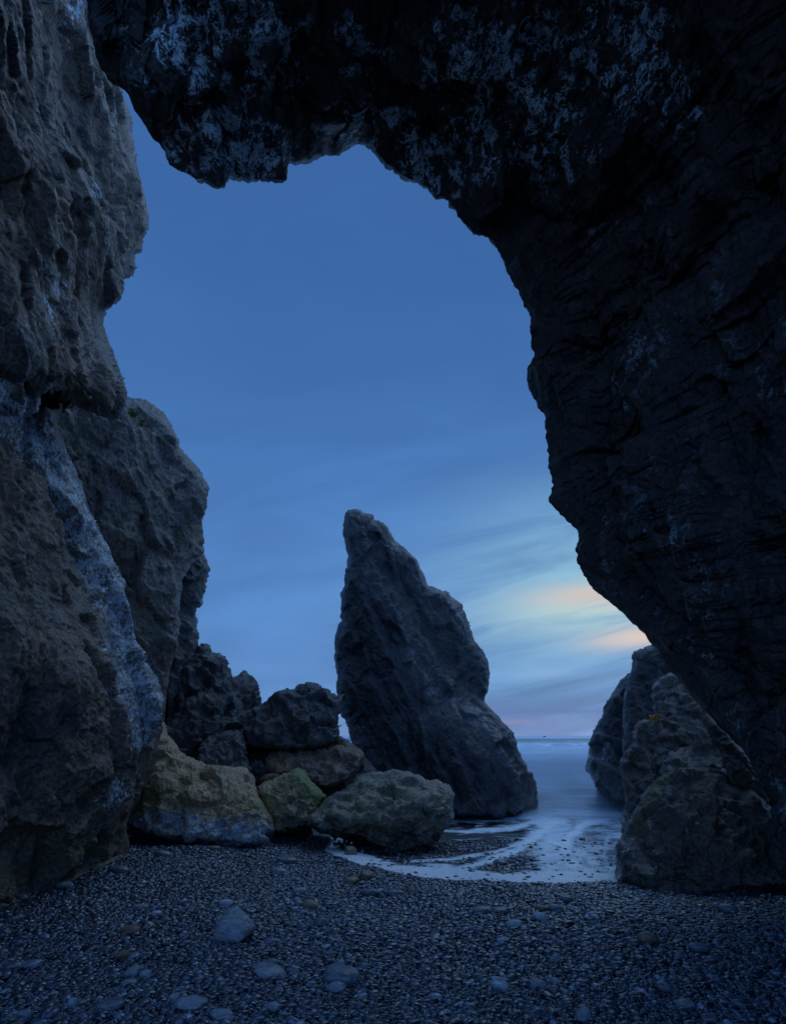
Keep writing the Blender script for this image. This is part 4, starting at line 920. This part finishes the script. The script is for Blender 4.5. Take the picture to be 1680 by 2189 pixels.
er = g.new('FunctionNodeEulerToRotation'); g.l.new(nattr('prot'), er.inputs[0]); g.l.new(er.outputs[0], ins_.inputs['Rotation'])
g.l.new(nattr('pscl'), ins_.inputs['Scale'])
g.l.new(ins_.outputs[0], go.inputs[0])
md = peb.modifiers.new('scatter', 'NODES'); md.node_group = ng

# ================================================================ SKY, LIGHT, CAMERA
world = bpy.data.worlds.new('World'); scene.world = world; world.use_nodes = True
w = NT(world.node_tree); w.n.clear()
wo = w.new('ShaderNodeOutputWorld'); bg = w.new('ShaderNodeBackground'); w.l.new(bg.outputs[0], wo.inputs[0])
d = w.new('ShaderNodeTexCoord').outputs['Generated']
sx_ = w.new('ShaderNodeSeparateXYZ'); w.l.new(d, sx_.inputs[0])
dx, dy, dz = sx_.outputs
yy = w.math('MAXIMUM', dy, .08)
a = w.math('DIVIDE', dx, yy); b = w.math('DIVIDE', dz, yy)
cr = w.new('ShaderNodeValToRGB'); w.l.new(w.math('MAXIMUM', dz, 0), cr.inputs[0])
def lin(c): return tuple(((x/255+.055)/1.055)**2.4 if x/255 > .04045 else x/255/12.92 for x in c)
stops = [(0, (112, 146, 200)), (.05, (98, 143, 204)), (.12, (90, 137, 197)), (.25, (81, 128, 190)), (.42, (70, 117, 180)), (.60, (62, 107, 171)), (.74, (60, 104, 166)), (.86, (112, 163, 234)), (1., (136, 184, 248))]  # topmost stops raised as added fill from overhead
el = cr.color_ramp.elements
while len(el) < len(stops): el.new(.5)
for e, (ps, c) in zip(el, stops): e.position = ps; e.color = (*lin(c), 1)
sky = cr.outputs[0]
def gauss(ca, cb, ra, rb, slope=0.):
    bb_ = w.sub(w.sub(b, cb), w.mul(w.sub(a, ca), slope))
    e = w.add(w.math('POWER', w.math('ABSOLUTE', w.math('DIVIDE', w.sub(a, ca), ra)), 2.), w.math('POWER', w.math('ABSOLUTE', w.math('DIVIDE', bb_, rb)), 2.))
    return w.math('EXPONENT', w.mul(e, -1))
cv = w.vec(w.mul(a, 1.1), w.mul(w.sub(b, w.mul(a, .16)), 5.2), 0)
cl = w.noise(cv, 1.6, 5, .55, .5)
cl2 = w.noise(w.vec(w.mul(a, 2.2), w.mul(w.sub(b, w.mul(a, .22)), 13.), 3.1), 1.4, 5, .55, .6)
lowm = w.mul(w.ramp(b, .75, .25), w.ramp(a, -.9, .15, .35, 1.))
kf = w.add(1., w.mul(lowm, w.ramp(cl, .35, .68, -.11, .13)))
kf = w.add(kf, w.ramp(w.noise(w.vec(w.mul(a, 1.3), w.mul(b, 2.6), 7.), 1.1, 4, .5, .4), .3, .7, -.075, .075))
kf = w.add(kf, w.mul(w.mul(w.ramp(b, .45, .15), w.ramp(a, -.2, .3)), w.ramp(cl2, .36, .64, -.19, .19)))
sky = w.mix(1., sky, w.vec(kf, kf, kf), 'MULTIPLY')
def glow(s, m_, c): 
    return w.mix(m_, s, c)
sky = glow(sky, w.mul(gauss(.34, .25, .26, .15, .12), w.ramp(cl2, .25, .65, .35, 1.)), lin((138, 188, 216)))
sky = glow(sky, w.mul(gauss(.36, .215, .17, .040, .10), w.ramp(cl2, .38, .58, .15, 1.)), lin((184, 210, 208)))
sky = glow(sky, w.mul(w.mul(gauss(.34, .233, .10, .018, .05), w.ramp(cl2, .36, .58, .35, 1.)), .95), lin((208, 192, 190)))
sky = glow(sky, w.mul(gauss(.41, .163, .085, .018, .10), w.ramp(cl2, .36, .58, .5, 1.)), lin((216, 200, 192)))
sky = glow(sky, w.mul(gauss(.24, .104, .07, .010, .02), .45), lin((140, 178, 216)))
sky = glow(sky, w.mul(gauss(.23, .036, .14, .018, 0), .08), lin((134, 142, 194)))
sky = glow(sky, w.mul(gauss(.19, .022, .05, .004, .02), .30), lin((168, 146, 184)))
sky = glow(sky, w.mul(gauss(.28, .040, .12, .005, .01), .55), lin((82, 120, 180)))
ns = w.new('ShaderNodeTexSky', sky_type='NISHITA', sun_disc=False, sun_elevation=math.radians(1.5), sun_rotation=math.radians(22))
kb = w.add(1., w.mul(w.ramp(dy, .05, -.45, 0., 1.0), w.ramp(dz, .8, .25, .2, 1.)))  # sky behind the viewer brightened as added fill for the rocks
sky = w.mix(1., sky, w.vec(kb, kb, kb), 'MULTIPLY')
sky2 = w.mix(1., sky, w.mix(1., ns.outputs[0], (.0012, .0013, .0015), 'MULTIPLY'), 'ADD')
w.l.new(sky2, bg.inputs[0]); bg.inputs[1].default_value = 1.0

sl = bpy.data.lights.new('sky_fill_sun', 'SUN'); sl.energy = .52; sl.angle = math.radians(42); sl.color = (.50, .73, 1)  # added soft blue fill from the upper front right; no sun is out
so = bpy.data.objects.new('sky_fill_sun', sl); COL.objects.link(so)
az, elv = math.radians(38), math.radians(50)
so.rotation_euler = Vector((-math.sin(az)*math.cos(elv), -math.cos(az)*math.cos(elv), -math.sin(elv))).to_track_quat('-Z', 'Y').to_euler()

cam = bpy.data.cameras.new('camera'); co = bpy.data.objects.new('camera', cam); COL.objects.link(co)
co.location = (0, 0, CZ); co.rotation_euler = (math.radians(90), 0, 0)
cam.sensor_fit = 'HORIZONTAL'; cam.sensor_width = 36; cam.lens = 36*F/1680; cam.shift_y = (V0-2189/2)/1680
cam.clip_start = .05; cam.clip_end = 20000
scene.camera = co
scene.view_settings.view_transform = 'Standard'; scene.view_settings.look = 'None'; scene.view_settings.exposure = 0; scene.view_settings.gamma = 1
scene.cycles.use_denoising = True
scene.cycles.max_bounces = 6; scene.cycles.diffuse_bounces = 4; scene.cycles.glossy_bounces = 3; scene.cycles.transparent_max_bounces = 8
scene.render.resolution_x = 785; scene.render.resolution_y = 1024
